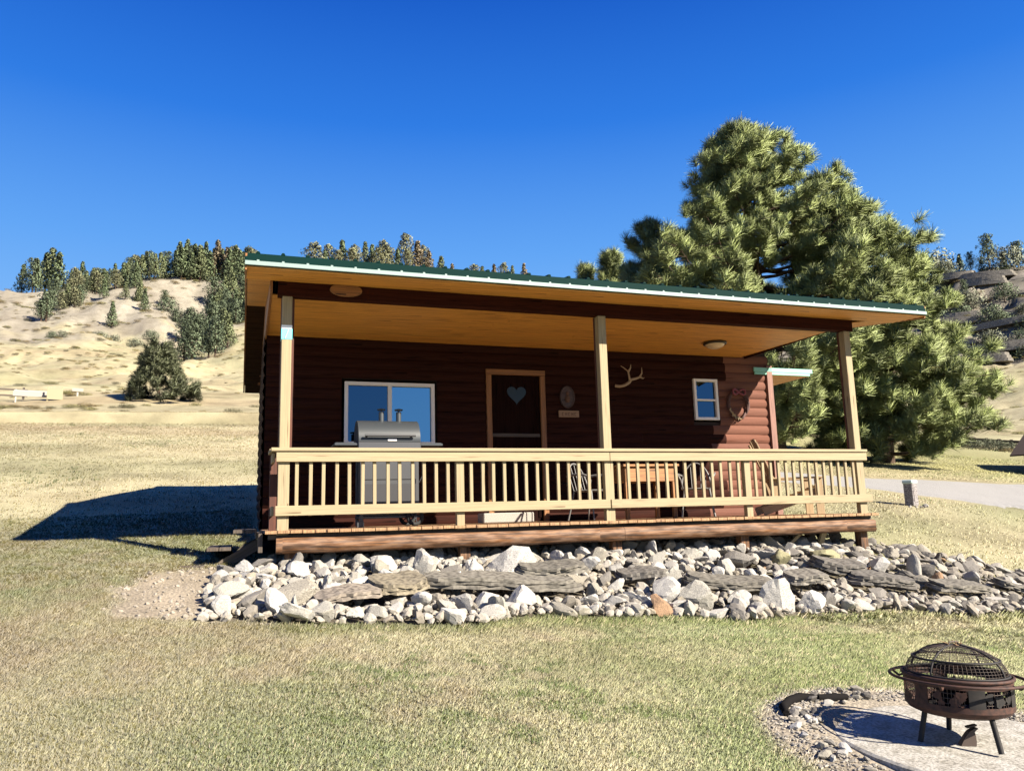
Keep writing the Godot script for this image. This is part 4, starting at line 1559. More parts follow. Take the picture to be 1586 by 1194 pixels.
func build_rock_bank():
	rng.seed = 909
	var meshes := []
	for k in 14:
		meshes.append(stone_mesh(100 + k, 7 + k % 5, 2))
	var spots := []          # x, z, radius
	# rocks that stand out: x, z, half sizes, turn, tone, mesh, label
	var special := [
		[2.64, 0.62, Vector3(0.33, 0.19, 0.22), 0.3, 0, 2, "largest pale boulder, peaked, right under the deck edge left of its middle"],
		[1.5, 0.66, Vector3(0.15, 0.18, 0.14), 0.9, 1, 5, "upright pinkish block standing among the left rocks under the deck"],
		[0.06, 1.48, Vector3(0.30, 0.17, 0.22), 0.15, 2, 7, "wide buff boulder with smooth top near the left end of the bank"],
		[4.44, 1.87, Vector3(0.24, 0.19, 0.18), 0.1, 7, 3, "big rounded grey-white rock at the lawn edge right of the orange one"],
		[3.81, 1.98, Vector3(0.15, 0.13, 0.12), 0.5, 5, 8, "orange stained round rock at the lawn edge"],
		[4.85, 1.85, Vector3(0.17, 0.15, 0.14), 0.7, 1, 4, "smaller pale rock beside the big rounded one at the lawn edge"],
		[5.42, 1.9, Vector3(0.24, 0.2, 0.15), 0.2, 0, 10, "bright diamond shaped rock leaning at the lawn edge"],
		[5.86, 1.9, Vector3(0.25, 0.13, 0.16), 0.5, 0, 11, "white wedge lying just right of the diamond shaped rock"],
		[7.8, 0.9, Vector3(0.19, 0.12, 0.13), 0.4, 0, 1, "clean white block on the right slope of the bank below the corner post"],
		[6.43, 0.62, Vector3(0.14, 0.15, 0.12), 0.1, 6, 9, "pale yellow block high on the right half of the bank"],
		[7.2, 0.5, Vector3(0.26, 0.1, 0.16), 0.2, 6, 6, "flat rock with yellow lichen close under the right deck edge"],
		[5.85, 0.6, Vector3(0.28, 0.13, 0.18), 0.15, 3, 0, "broad brown-grey rock below the deck edge right of its middle"],
		[8.55, 0.98, Vector3(0.17, 0.14, 0.14), 0.6, 4, 12, "darkest rock on the right slope of the bank"],
		[8.5, 1.24, Vector3(0.09, 0.1, 0.08), 0.3, 5, 13, "small orange rock under the darkest rock"],
		[0.33, 2.1, Vector3(0.13, 0.1, 0.11), 0.3, 7, 3, "rounded greenish white cobble at the lawn edge, left of a pair"],
		[0.58, 2.1, Vector3(0.13, 0.11, 0.11), 0.8, 0, 4, "rounded white cobble at the lawn edge, right of a pair"],
		[1.05, 0.45, Vector3(0.2, 0.14, 0.14), 0.5, 0, 6, "slanting white rock left of the upright pinkish block"],
		[2.05, 0.95, Vector3(0.11, 0.2, 0.11), 0.2, 0, 9, "narrow white stone standing on end above the long grey slab"],
		[10.9, 1.1, Vector3(0.2, 0.09, 0.15), 0.4, 1, 2, "last pale flat rock at the right tip of the bank"],
	]
	for q in special:
		var y := bank_height(q[0], q[1])
		var o := part("large_rock", meshes[q[5]], stone_mat(q[4]))
		tag(o, q[6], "rock", "large rocks of the bank")
		o.transform = Transform3D(Basis(Vector3.UP, q[3]) * Basis(Vector3(0, 0, 1), 0.12 - 0.24 * q[3]) * Basis.from_scale(q[2] * 1.12), Vector3(q[0], y + q[2].y * 0.42, q[1]))
		spots.append(Vector3(q[0], q[1], maxf(q[2].x, q[2].z) * 0.92))
	# long flat slabs laid along the bank: x, z, length, thickness, depth, turn, tilt, lift
	var slabs := [
		[1.08, 1.46, 0.62, 0.10, 0.5, 0.25, 0.12, 0.17, "tan flagstone tilted up at the left end of the long grey slab"],
		[2.2, 1.42, 1.85, 0.115, 0.34, -0.1, -0.045, 0.15, "long weathered grey slab lying level across the left half of the bank"],
		[2.86, 1.28, 0.85, 0.09, 0.34, -0.06, -0.03, 0.26, "shorter grey slab lying on top of the long one's right end"],
		[0.56, 1.66, 0.7, 0.07, 0.32, 0.12, 0.1, 0.12, "pinkish grey flat stone left of the tan flagstone"],
		[5.05, 1.46, 1.15, 0.10, 0.34, -0.18, -0.09, 0.14, "long grey slab crossing the middle right of the bank"],
		[6.2, 1.4, 0.6, 0.1, 0.36, -0.15, -0.06, 0.16, "pale grey slab right of the middle with a flat front face"],
		[7.0, 1.05, 0.75, 0.12, 0.42, -0.2, -0.16, 0.18, "thick dark slab leaning on the right slope"],
		[7.35, 1.42, 0.95, 0.11, 0.36, -0.12, -0.08, 0.14, "dark layered slab above the lawn edge at the right"],
		[8.4, 1.62, 0.9, 0.09, 0.36, -0.1, -0.13, 0.12, "grey layered slab sloping down at the right end of the bank"],
		[4.0, 1.22, 0.6, 0.07, 0.3, -0.2, -0.05, 0.16, "thin dark slab right of the two stacked grey slabs"],
		[9.5, 1.55, 0.7, 0.08, 0.32, -0.2, -0.2, 0.1, "brown grey slab low on the right tip of the bank"],
	]
	for q in slabs:
		var sd := int(q[0] * 100.0)
		var m: StandardMaterial3D = M.slab_rock
		if q[8].begins_with("tan"):
			m = M.slab_rock.duplicate(); m.albedo_color = lin(0.3, 0.26, 0.19)
		elif q[8].begins_with("pink"):
			m = M.slab_rock.duplicate(); m.albedo_color = lin(0.28, 0.24, 0.2)
		elif q[8].contains("dark"):
			m = M.slab_rock.duplicate(); m.albedo_color = lin(0.16, 0.148, 0.135)
		elif q[8].begins_with("pale"):
			m = M.slab_rock.duplicate(); m.albedo_color = lin(0.27, 0.25, 0.22)
		var o := part("stone_slab", slab_mesh(sd, q[2], q[3], q[4]), m)
		tag(o, q[8], "stone slab", "flat slabs laid along the bank")
		o.transform = Transform3D(Basis(Vector3.UP, q[5]) * Basis(Vector3(0, 0, 1), q[6]) * Basis(Vector3(1, 0, 0), 0.2), Vector3(q[0], bank_height(q[0], q[1]) + q[7], q[1]))
		var steps := int(q[2] / 0.22) + 1
		for k in steps:
			var t := (k + 0.5) / steps - 0.5
			spots.append(Vector3(q[0] + t * q[2] * cos(q[5]), q[1] - t * q[2] * sin(q[5]), 0.14))
	# the rest: thrown at random, big ones first
	var bank := thing("rock_bank", "bank of broken pale rocks heaped under the porch front", "rock pile")
	var made := []
	for cls in [[240, 0.1, 0.14, 0.84], [2600, 0.068, 0.105, 0.76], [8000, 0.04, 0.064, 0.74], [9000, 0.026, 0.045, 0.76]]:
		for i in cls[0]:
			var x := rng.randf_range(-0.75, 11.9)
			var z := rng.randf_range(-0.9, 2.4)
			var rad := rng.randf_range(cls[1], cls[2])
			if not on_bank(x, z + rad * 0.4) or (x < 8.2 and z < -0.35 and rad > 0.1):
				continue
			if x < -0.1 and z < 0.0:
				continue
			var ok := true
			for s in spots:
				var dx: float = s.x - x
				var dz: float = s.y - z
				var need: float = (s.z + rad) * cls[3]
				if dx * dx + dz * dz < need * need:
					ok = false
					break
			if ok:
				spots.append(Vector3(x, z, rad))
				made.append([rad, x, z])
	made.sort_custom(func(p, q): return p[0] > q[0])
	var tf := []
	var tc := []
	var small := stone_mesh(333, 8, 1)
	for i in made.size():
		var q: Array = made[i]
		var rad: float = q[0]
		var x: float = q[1]
		var z: float = q[2]
		var right := smoothstep(5.0, 8.5, x)
		var flat := lerpf(rng.randf_range(0.45, 0.95), rng.randf_range(0.28, 0.65), right)
		var long := rng.randf_range(1.0, 1.75)
		var bs := Basis(Vector3.UP, rng.randf() * TAU) if right < 0.5 else Basis(Vector3.UP, rng.randf_range(-0.7, 0.7))
		var tl := Basis(Vector3(0, 0, 1), rng.randfn() * 0.5 - 0.3 * right) * Basis(Vector3(1, 0, 0), rng.randfn() * 0.35 + 0.15)
		var size := Vector3(long, flat, rng.randf_range(0.75, 1.0)) * rad * 1.2
		var t := Transform3D(tl * bs * Basis.from_scale(size), Vector3(x, bank_height(x, z) + rad * flat * rng.randf_range(0.25, 0.75), z))
		var tone := 0
		var u := rng.randf() + right * 0.32
		if u > 0.45: tone = 1
		if u > 0.64: tone = 7
		if u > 0.76: tone = 2
		if u > 0.88: tone = 3
		if u > 1.14: tone = 4
		if rng.randf() < 0.003: tone = 5
		if i < 300:
			var o := part("stone", meshes[rng.randi() % 14], stone_mat(tone), bank)
			o.transform = t
		else:
			tf.append(t)
			tc.append([Color(1, 0.98, 0.95), Color(0.9, 0.86, 0.8), Color(0.8, 0.74, 0.64), Color(0.6, 0.57, 0.53), Color(0.42, 0.4, 0.37), Color(0.8, 0.55, 0.35), Color(1, 1, 0.8), Color(0.95, 0.93, 0.88)][tone])
	var m := mat("rubble", lin(0.46, 0.44, 0.41), 0.9, T.rock, Vector3(1.2, 1.2, 1.2), true)
	multi("rubble", small, tf, tc, "rubble", bank)
	# gravel and chips on the worn soil at the left and along the edges
	tf = []
	tc = []
	for i in 5000:
		var x := rng.randf_range(-2.0, 12.0)
		var z := rng.randf_range(-0.6, 2.6)
		var ok := bare(x, z) > 0.3 if x < -0.4 else (on_bank(x, z - 0.12) and z > 1.2)
		if not ok:
			continue
		var s := rng.randf_range(0.008, 0.024)
		if rng.randf() < 0.06: s *= 1.7
		tf.append(Transform3D(Basis(Vector3.UP, rng.randf() * TAU) * Basis.from_scale(Vector3(s * 1.3, s * 0.8, s)), Vector3(x, (bank_height(x, z) if on_bank(x, z) else ground(x, z)) + s * 0.3, z)))
		tc.append(Color(0.95, 0.88, 0.8) * rng.randf_range(0.65, 1.05))
	tag(multi("gravel", small, tf, tc, "rubble"), "small chips of pale gravel on the worn soil beside the rocks", "gravel", "", "stuff")


# ---------------------------------------------------------------- on the porch

func build_porch_things():
	rng.seed = 31
	build_grill()
	# pale step under the door
	var b := Buf.new()
	box(b, Vector3(3.45, 0.075, -2.1), Vector3(0.82, 0.15, 0.34), Basis(), 0.012)
	tag(part("door_step", b, "mat_pale"), "pale grey step block on the deck in front of the door", "step")
	# furniture
	metal_chair(Vector3(4.48, 0, -1.15), 0.5, "pale metal armchair left of the wooden porch table, next to the middle post")
	metal_chair(Vector3(6.28, 0, -1.1), -0.55, "pale metal armchair right of the wooden porch table")
	var t := thing("porch_table", "orange brown wooden table with deep apron behind the railing between two metal chairs", "table", Vector3(5.4, 0, -1.25))
	for k in 5:
		board("table_plank", Vector3(0, 0.80, -0.28 + k * 0.14), Vector3(0.95, 0.035, 0.134), "table_wood", t, 0.12)
	b = Buf.new()
	box(b, Vector3(0, 0.67, 0.29), Vector3(0.84, 0.22, 0.03), Basis(), 0.003)
	box(b, Vector3(0, 0.67, -0.29), Vector3(0.84, 0.22, 0.03), Basis(), 0.003)
	box(b, Vector3(0.41, 0.67, 0), Vector3(0.03, 0.22, 0.55), Basis(), 0.003)
	box(b, Vector3(-0.41, 0.67, 0), Vector3(0.03, 0.22, 0.55), Basis(), 0.003)
	part("apron", b, "table_wood", t)
	for s in [[-1, -1], [1, -1], [-1, 1], [1, 1]]:
		board("leg", Vector3(s[0] * 0.4, 0.39, s[1] * 0.27), Vector3(0.06, 0.78, 0.06), "table_wood", t)
	adirondack()
	# antler over the chairs
	b = Buf.new()
	var z := WALL_Z + 0.05
	tube(b, [Vector3(5.629, 2.283, z), Vector3(5.692, 2.267, z + 0.04), Vector3(5.775, 2.283, z + 0.07), Vector3(5.858, 2.335, z + 0.08), Vector3(5.9, 2.387, z + 0.08), Vector3(6.003, 2.413, z + 0.06), Vector3(6.107, 2.449, z + 0.03), Vector3(6.139, 2.491, z + 0.02)], [0.028, 0.026, 0.026, 0.028, 0.026, 0.024, 0.018, 0.006], 8)
	var an := part("antler", b, "antler")
	tag(an, "forked elk antler mounted on the log wall between middle post and small window", "antler")
	for q in [[Vector3(5.879, 2.356, z + 0.08), Vector3(5.848, 2.449, z + 0.11), Vector3(5.837, 2.532, z + 0.1), Vector3(5.764, 2.595, z + 0.08), Vector3(5.718, 2.626, z + 0.07)], [Vector3(5.837, 2.512, z + 0.1), Vector3(5.879, 2.584, z + 0.12), Vector3(5.889, 2.647, z + 0.12)], [Vector3(6.087, 2.439, z + 0.04), Vector3(6.128, 2.512, z + 0.06), Vector3(6.133, 2.616, z + 0.06)], [Vector3(6.107, 2.449, z + 0.03), Vector3(6.149, 2.418, z + 0.06), Vector3(6.17, 2.434, z + 0.07)]]:
		b = Buf.new()
		var rad := []
		for k in q.size():
			rad.append(lerpf(0.022, 0.004, k / float(q.size() - 1)))
		tube(b, q, rad, 7)
		part("tine", b, "antler", an)
	# carved oval plaque and the little sign below it
	z = WALL_Z + 0.06
	b = Buf.new()
	oval_plate(b, Vector3(4.71, 2.06, z), 0.135, 0.19, 0.028)
	var pq := part("carved_plaque", b, "plaque_wood")
	tag(pq, "dark oval carved plaque with a small upright figure right of the door", "plaque")
	b = Buf.new()
	lathe(b, [Vector2(0.0, 0.0), Vector2(0.035, 0.01), Vector2(0.045, 0.06), Vector2(0.03, 0.11), Vector2(0.016, 0.125), Vector2(0.03, 0.15), Vector2(0.026, 0.18), Vector2(0.0, 0.2)], Vector3(4.71, 1.961, z + 0.02), 12)
	part("carved_figure", b, "sign_cut", pq)
	b = Buf.new()
	var ring := []
	for k in 32:
		var q := TAU * k / 32.0
		ring.append(Vector3(4.71 + cos(q) * 0.125, 2.06 + sin(q) * 0.18, z + 0.018))
	tube(b, ring, [0.012], 5, Color(1, 1, 1), true)
	part("rim", b, "plaque_wood", pq)
	b = Buf.new()
	box(b, Vector3(4.73, 1.774, z), Vector3(0.37, 0.115, 0.028), Basis(), 0.008)
	var sg := part("name_sign", b, "sign_wood")
	tag(sg, "small pale wooden sign with dark carved letters under the oval plaque", "sign")
	for k in 5:      # worn carved characters, too small to read
		b = Buf.new()
		var cx := 4.616 + k * 0.057
		box(b, Vector3(cx - 0.012, 1.769, z + 0.016), Vector3(0.009, 0.055, 0.006), Basis(), 0.001)
		if k % 2 == 0:
			box(b, Vector3(cx + 0.004, 1.793, z + 0.016), Vector3(0.022, 0.009, 0.006), Basis(), 0.001)
			box(b, Vector3(cx + 0.004, 1.745, z + 0.016), Vector3(0.022, 0.009, 0.006), Basis(), 0.001)
		else:
			box(b, Vector3(cx + 0.014, 1.769, z + 0.016), Vector3(0.009, 0.055, 0.006), Basis(), 0.001)
			box(b, Vector3(cx + 0.001, 1.77, z + 0.0165), Vector3(0.018, 0.009, 0.006), Basis(), 0.001)
		part("carved_mark", b, "sign_cut", sg)
	# vine wreath
	var wc := Vector3(8.092, 2.002, WALL_Z + 0.075)
	b = Buf.new()
	for s in 7:
		var pts := []
		for k in 40:
			var q := TAU * k / 40.0
			var rr := 0.225 + 0.018 * sin(q * (3 + s) + s * 1.3)
			pts.append(wc + Vector3(cos(q) * rr * 0.92, sin(q) * rr * 1.12, 0.022 * sin(q * (4 + s) + s)))
		tube(b, pts, [0.014], 5, Color(1, 1, 1), true)
	var wr := part("vine_wreath", b, "vine")
	tag(wr, "dark twisted vine wreath with a red bow hanging right of the small window", "wreath")
	b = Buf.new()
	for s in [-1.0, 1.0]:
		var pts := []
		for k in 9:
			var q := PI * k / 8.0
			pts.append(wc + Vector3(s * sin(q) * 0.13, 0.225 + 0.05 * sin(q * 2.0), 0.03 + 0.03 * sin(q)))
		tube(b, pts, [0.022], 5)
	part("bow", b, "red_ribbon", wr)
	b = Buf.new()
	for k in 26:
		var q := PI * (1.12 + 0.5 * rng.randf())
		var p := wc + Vector3(cos(q) * 0.22, sin(q) * 0.265, 0.03)
		var d := Vector3(rng.randfn(), rng.randfn(), absf(rng.randfn())).normalized() * 0.05
		var sd := d.cross(Vector3(0, 0, 1)).normalized() * 0.018
		b.tri(p - sd, p + sd, p + d, Vector2.ZERO, Vector2(1, 0), Vector2(0, 1), Color(1, 1, 1))
	part("dry_leaves", b, "dry_leaf", wr)
	# ceiling lamp
	b = Buf.new()
	lathe(b, [Vector2(0.0, -0.005), Vector2(0.19, -0.005), Vector2(0.195, -0.03), Vector2(0.185, -0.045), Vector2(0.16, -0.045)], Vector3(6.93, 2.865, -1.3), 32)
	var lamp := part("ceiling_lamp", b, "lamp_rim")
	tag(lamp, "round flush lamp with dark rim and frosted bowl on the porch ceiling", "lamp")
	b = Buf.new()
	lathe(b, [Vector2(0.0, -0.115), Vector2(0.07, -0.107), Vector2(0.13, -0.08), Vector2(0.168, -0.035)], Vector3(6.93, 2.865, -1.3), 28)
	part("lamp_bowl", b, "lamp_glass", lamp)
	# tan oval board on the beam
	b = Buf.new()
	oval_plate(b, Vector3(0.70, 2.925, 0.092), 0.2, 0.085, 0.022)
	tag(part("oval_board", b, "trim_wood"), "plain tan oval board fixed to the porch beam near its left end", "plaque")


func oval_plate(b: Buf, c: Vector3, rx: float, ry: float, deep: float):
	for k in 36:
		var q := TAU * k / 36.0
		var q2 := TAU * (k + 1) / 36.0
		var p := Vector3(cos(q) * rx, sin(q) * ry, 0)
		var p2 := Vector3(cos(q2) * rx, sin(q2) * ry, 0)
		var f := Vector3(0, 0, deep * 0.5)
		b.tri(c + f, c + p * 0.95 + f, c + p2 * 0.95 + f, Vector2.ZERO, Vector2(p.x, p.y), Vector2(p2.x, p2.y), Color(1, 1, 1))
		b.quad(c + p * 0.95 + f, c + p + f * 0.5, c + p2 + f * 0.5, c + p2 * 0.95 + f, Color(0.9, 0.9, 0.9))
		b.quad(c + p + f * 0.5, c + p - f, c + p2 - f, c + p2 + f * 0.5, Color(0.9, 0.9, 0.9))


func build_grill():
	var g := thing("barbecue_grill", "dark barrel barbecue with two chimney stacks standing before the large window", "barbecue", Vector3(1.40, 0, -1.0))
	var b := Buf.new()
	# lid: half barrel, its front sloping
	var prof := [Vector2(0.24, 1.12), Vector2(0.235, 1.21), Vector2(0.19, 1.31), Vector2(0.12, 1.385), Vector2(0.02, 1.425), Vector2(-0.1, 1.42), Vector2(-0.2, 1.35), Vector2(-0.25, 1.24), Vector2(-0.26, 1.12)]
	for k in prof.size() - 1:
		var p: Vector2 = prof[k]
		var q: Vector2 = prof[k + 1]
		var n0 := Vector3(0, p.y - 1.16, p.x).normalized()
		var n1 := Vector3(0, q.y - 1.16, q.x).normalized()
		var A := Vector3(-0.415, p.y, p.x)
		var B := Vector3(0.415, p.y, p.x)
		var C := Vector3(0.415, q.y, q.x)
		var D := Vector3(-0.415, q.y, q.x)
		b.trin(A, B, C, n0, n0, n1, Vector2.ZERO, Vector2(1, 0), Vector2(1, 1), Color(1, 1, 1))
		b.trin(A, C, D, n0, n1, n1, Vector2.ZERO, Vector2(1, 1), Vector2(0, 1), Color(1, 1, 1))
	for s in [-1.0, 1.0]:
		for k in range(1, prof.size() - 1):
			var pts := [Vector3(s * 0.415, prof[0].y, prof[0].x), Vector3(s * 0.415, prof[k].y, prof[k].x), Vector3(s * 0.415, prof[k + 1].y, prof[k + 1].x)]
			if s < 0: b.tri(pts[0], pts[1], pts[2], Vector2.ZERO, Vector2(1, 0), Vector2(0, 1), Color(1, 1, 1))
			else: b.tri(pts[0], pts[2], pts[1], Vector2.ZERO, Vector2(1, 0), Vector2(0, 1), Color(1, 1, 1))
	var lid := part("lid", b, "grill_lid", g)
	b = Buf.new()
	for s in [-0.3, 0.3]:
		tube(b, [Vector3(s, 1.2, 0.235), Vector3(s, 1.2, 0.28)], [0.012], 6)
	tube(b, [Vector3(-0.34, 1.2, 0.285), Vector3(0.34, 1.2, 0.285)], [0.016], 8)
	part("lid_handle", b, "black_metal", lid)
	board("badge", Vector3(0.03, 1.145, 0.242), Vector3(0.12, 0.03, 0.008), "badge", lid)
	for s in [-0.075, 0.165]:
		b = Buf.new()
		tube(b, [Vector3(s, 1.36, -0.02), Vector3(s, 1.555, -0.02)], [0.036], 14)
		lathe(b, [Vector2(0.0, 0.0), Vector2(0.055, 0.0), Vector2(0.058, 0.018), Vector2(0.0, 0.03)], Vector3(s, 1.575, -0.02), 14)
		tube(b, [Vector3(s, 1.55, -0.02), Vector3(s, 1.58, -0.02)], [0.01], 5)
		part("chimney", b, "grill_lid", g)
	# firebox below the lid
	b = Buf.new()
	box(b, Vector3(0, 1.07, -0.01), Vector3(0.845, 0.1, 0.51), Basis(), 0.01)
	box(b, Vector3(0, 0.97, -0.01), Vector3(0.78, 0.12, 0.42), Basis(), 0.02)
	part("firebox", b, "black_metal", g)
	for s in [-1.0, 1.0]:
		b = Buf.new()
		box(b, Vector3(s * 0.575, 1.085, 0.0), Vector3(0.31, 0.035, 0.44), Basis(), 0.008)
		for k in 4:
			box(b, Vector3(s * 0.575, 1.106, -0.16 + k * 0.105), Vector3(0.28, 0.012, 0.08), Basis(), 0.003)
		part("side_shelf", b, "grill_lid", g)
	# cabinet
	b = Buf.new()
	box(b, Vector3(0, 0.53, 0.0), Vector3(0.74, 0.78, 0.42), Basis(), 0.012)
	var cab := part("cabinet", b, "black_metal", g)
	board("door_panel", Vector3(-0.0, 0.36, 0.216), Vector3(0.70, 0.40, 0.012), "grey_metal", cab, 0.02)
	board("door_panel", Vector3(0.0, 0.76, 0.216), Vector3(0.70, 0.28, 0.012), "black_metal", cab, 0.02)
	board("bottom_shelf", Vector3(0, 0.125, 0.0), Vector3(0.80, 0.03, 0.44), "black_metal", g)
	for s in [[-0.37, 0.2], [-0.37, -0.2], [0.37, -0.2], [0.37, 0.2]]:
		board("leg", Vector3(s[0], 0.52 if s[0] < 0 else 0.6, s[1]), Vector3(0.045, 1.0 if s[0] < 0 else 0.86, 0.045), "black_metal", g)
	board("foot", Vector3(-0.385, 0.04, 0.2), Vector3(0.09, 0.08, 0.06), "black_metal", g)
	for s in [[0.33, 0.26], [0.33, -0.26]]:
		b = Buf.new()
		var ring := []
		for k in 24:
			var q := TAU * k / 24.0
			ring.append(Vector3(s[0] + cos(q) * 0.095, 0.12 + sin(q) * 0.095, s[1]))
		tube(b, ring, [0.026], 8, Color(1, 1, 1), true)
		var wh := part("wheel", b, "tyre", g)
		b = Buf.new()
		for k in 5:
			var q := TAU * k / 5.0
			bar(b, Vector3(s[0], 0.12, s[1]), Vector3(s[0] + cos(q) * 0.08, 0.12 + sin(q) * 0.08, s[1]), 0.022, 0.014)
		tube(b, [Vector3(s[0], 0.12, s[1] - 0.03), Vector3(s[0], 0.12, s[1] + 0.03)], [0.024], 10)
		part("hub", b, "grey_metal", wh)
	b = Buf.new()
	tube(b, [Vector3(0.46, 1.05, 0.1), Vector3(0.5, 0.9, 0.14), Vector3(0.49, 0.72, 0.12), Vector3(0.42, 0.58, 0.1)], [0.008], 5)
	part("hose", b, "grey_metal", g)


func metal_chair(at: Vector3, turn: float, label: String):
	var c := thing("metal_chair", label, "chair", at, turn, "metal armchairs on the porch")
	var b := Buf.new()
	lathe(b, [Vector2(0.0, 0.425), Vector2(0.225, 0.425), Vector2(0.24, 0.44), Vector2(0.22, 0.452), Vector2(0.0, 0.446)], Vector3.ZERO, 22)
	part("seat", b, "chair_metal", c)
	b = Buf.new()
	var pts := []
	for k in 17:
		var q := PI * k / 16.0
		pts.append(Vector3(cos(q) * 0.23, 0.44 + sin(q) * 0.42, -0.2 - sin(q) * 0.1))
	tube(b, pts, [0.014], 7)
	var back := part("backrest", b, "chair_metal", c)
	for k in 5:
		b = Buf.new()
		var x := -0.14 + k * 0.07
		tube(b, [Vector3(x, 0.44, -0.2), Vector3(x * 1.1, 0.84 - absf(x) * 0.6, -0.295)], [0.007], 5)
		part("spindle", b, "chair_metal", back)
	for s in [-1.0, 1.0]:
		b = Buf.new()
		tube(b, [Vector3(s * 0.22, 0.66, -0.26), Vector3(s * 0.27, 0.675, -0.1), Vector3(s * 0.285, 0.67, 0.08), Vector3(s * 0.27, 0.64, 0.18), Vector3(s * 0.235, 0.58, 0.19), Vector3(s * 0.21, 0.45, 0.14)], [0.018, 0.02, 0.02, 0.018, 0.014, 0.012], 7)
		part("armrest", b, "chair_metal", c)
		for f in [-1.0, 1.0]:
			b = Buf.new()
			tube(b, [Vector3(s * 0.19, 0.43, f * 0.16), Vector3(s * 0.22, 0.2, f * 0.2), Vector3(s * 0.25, 0.008, f * 0.24)], [0.014, 0.012, 0.013], 7)
			part("leg", b, "chair_metal", c)


func adirondack():
	var c := thing("adirondack_chair", "tan wooden slatted lounge chair at the right end of the porch", "chair", Vector3(8.0, 0, -1.0), 1.15)
	# local: faces +z
	for s in [-1.0, 1.0]:
		var b := Buf.new()
		bar(b, Vector3(s * 0.27, 0.36, 0.36), Vector3(s * 0.27, 0.06, -0.55), 0.032, 0.13)
		part("side_rail", b, "adirondack_wood", c)
		board("front_leg", Vector3(s * 0.305, 0.28, 0.33), Vector3(0.032, 0.56, 0.12), "adirondack_wood", c)
		b = Buf.new()
		bar(b, Vector3(s * 0.31, 0.28, -0.36), Vector3(s * 0.31, 0.56, -0.3), 0.032, 0.1)
		part("rear_post", b, "adirondack_wood", c)
		b = Buf.new()
		box(b, Vector3(s * 0.335, 0.575, -0.02), Vector3(0.14, 0.026, 0.82), Basis(), 0.006)
		part("armrest", b, "adirondack_wood", c)
	for k in 6:
		var t := k / 5.0
		board("seat_slat", Vector3(0, lerpf(0.44, 0.24, t), lerpf(0.38, -0.2, t)), Vector3(0.56, 0.024, 0.1), "adirondack_wood", c)
	for k in 6:
		var x := (k - 2.5) * 0.095
		var top := 1.24 - absf(k - 2.5) * absf(k - 2.5) * 0.012
		var b := Buf.new()
		bar(b, Vector3(x * 0.9, 0.2, -0.2), Vector3(x * 1.15, top, -0.58), 0.088, 0.02, tint(0.06), Vector3(0, 0, 1))
		part("back_slat", b, "adirondack_wood", c)
	board("back_brace", Vector3(0, 0.6, -0.385), Vector3(0.6, 0.07, 0.024), "adirondack_wood", c)


# ---------------------------------------------------------------- fire pit

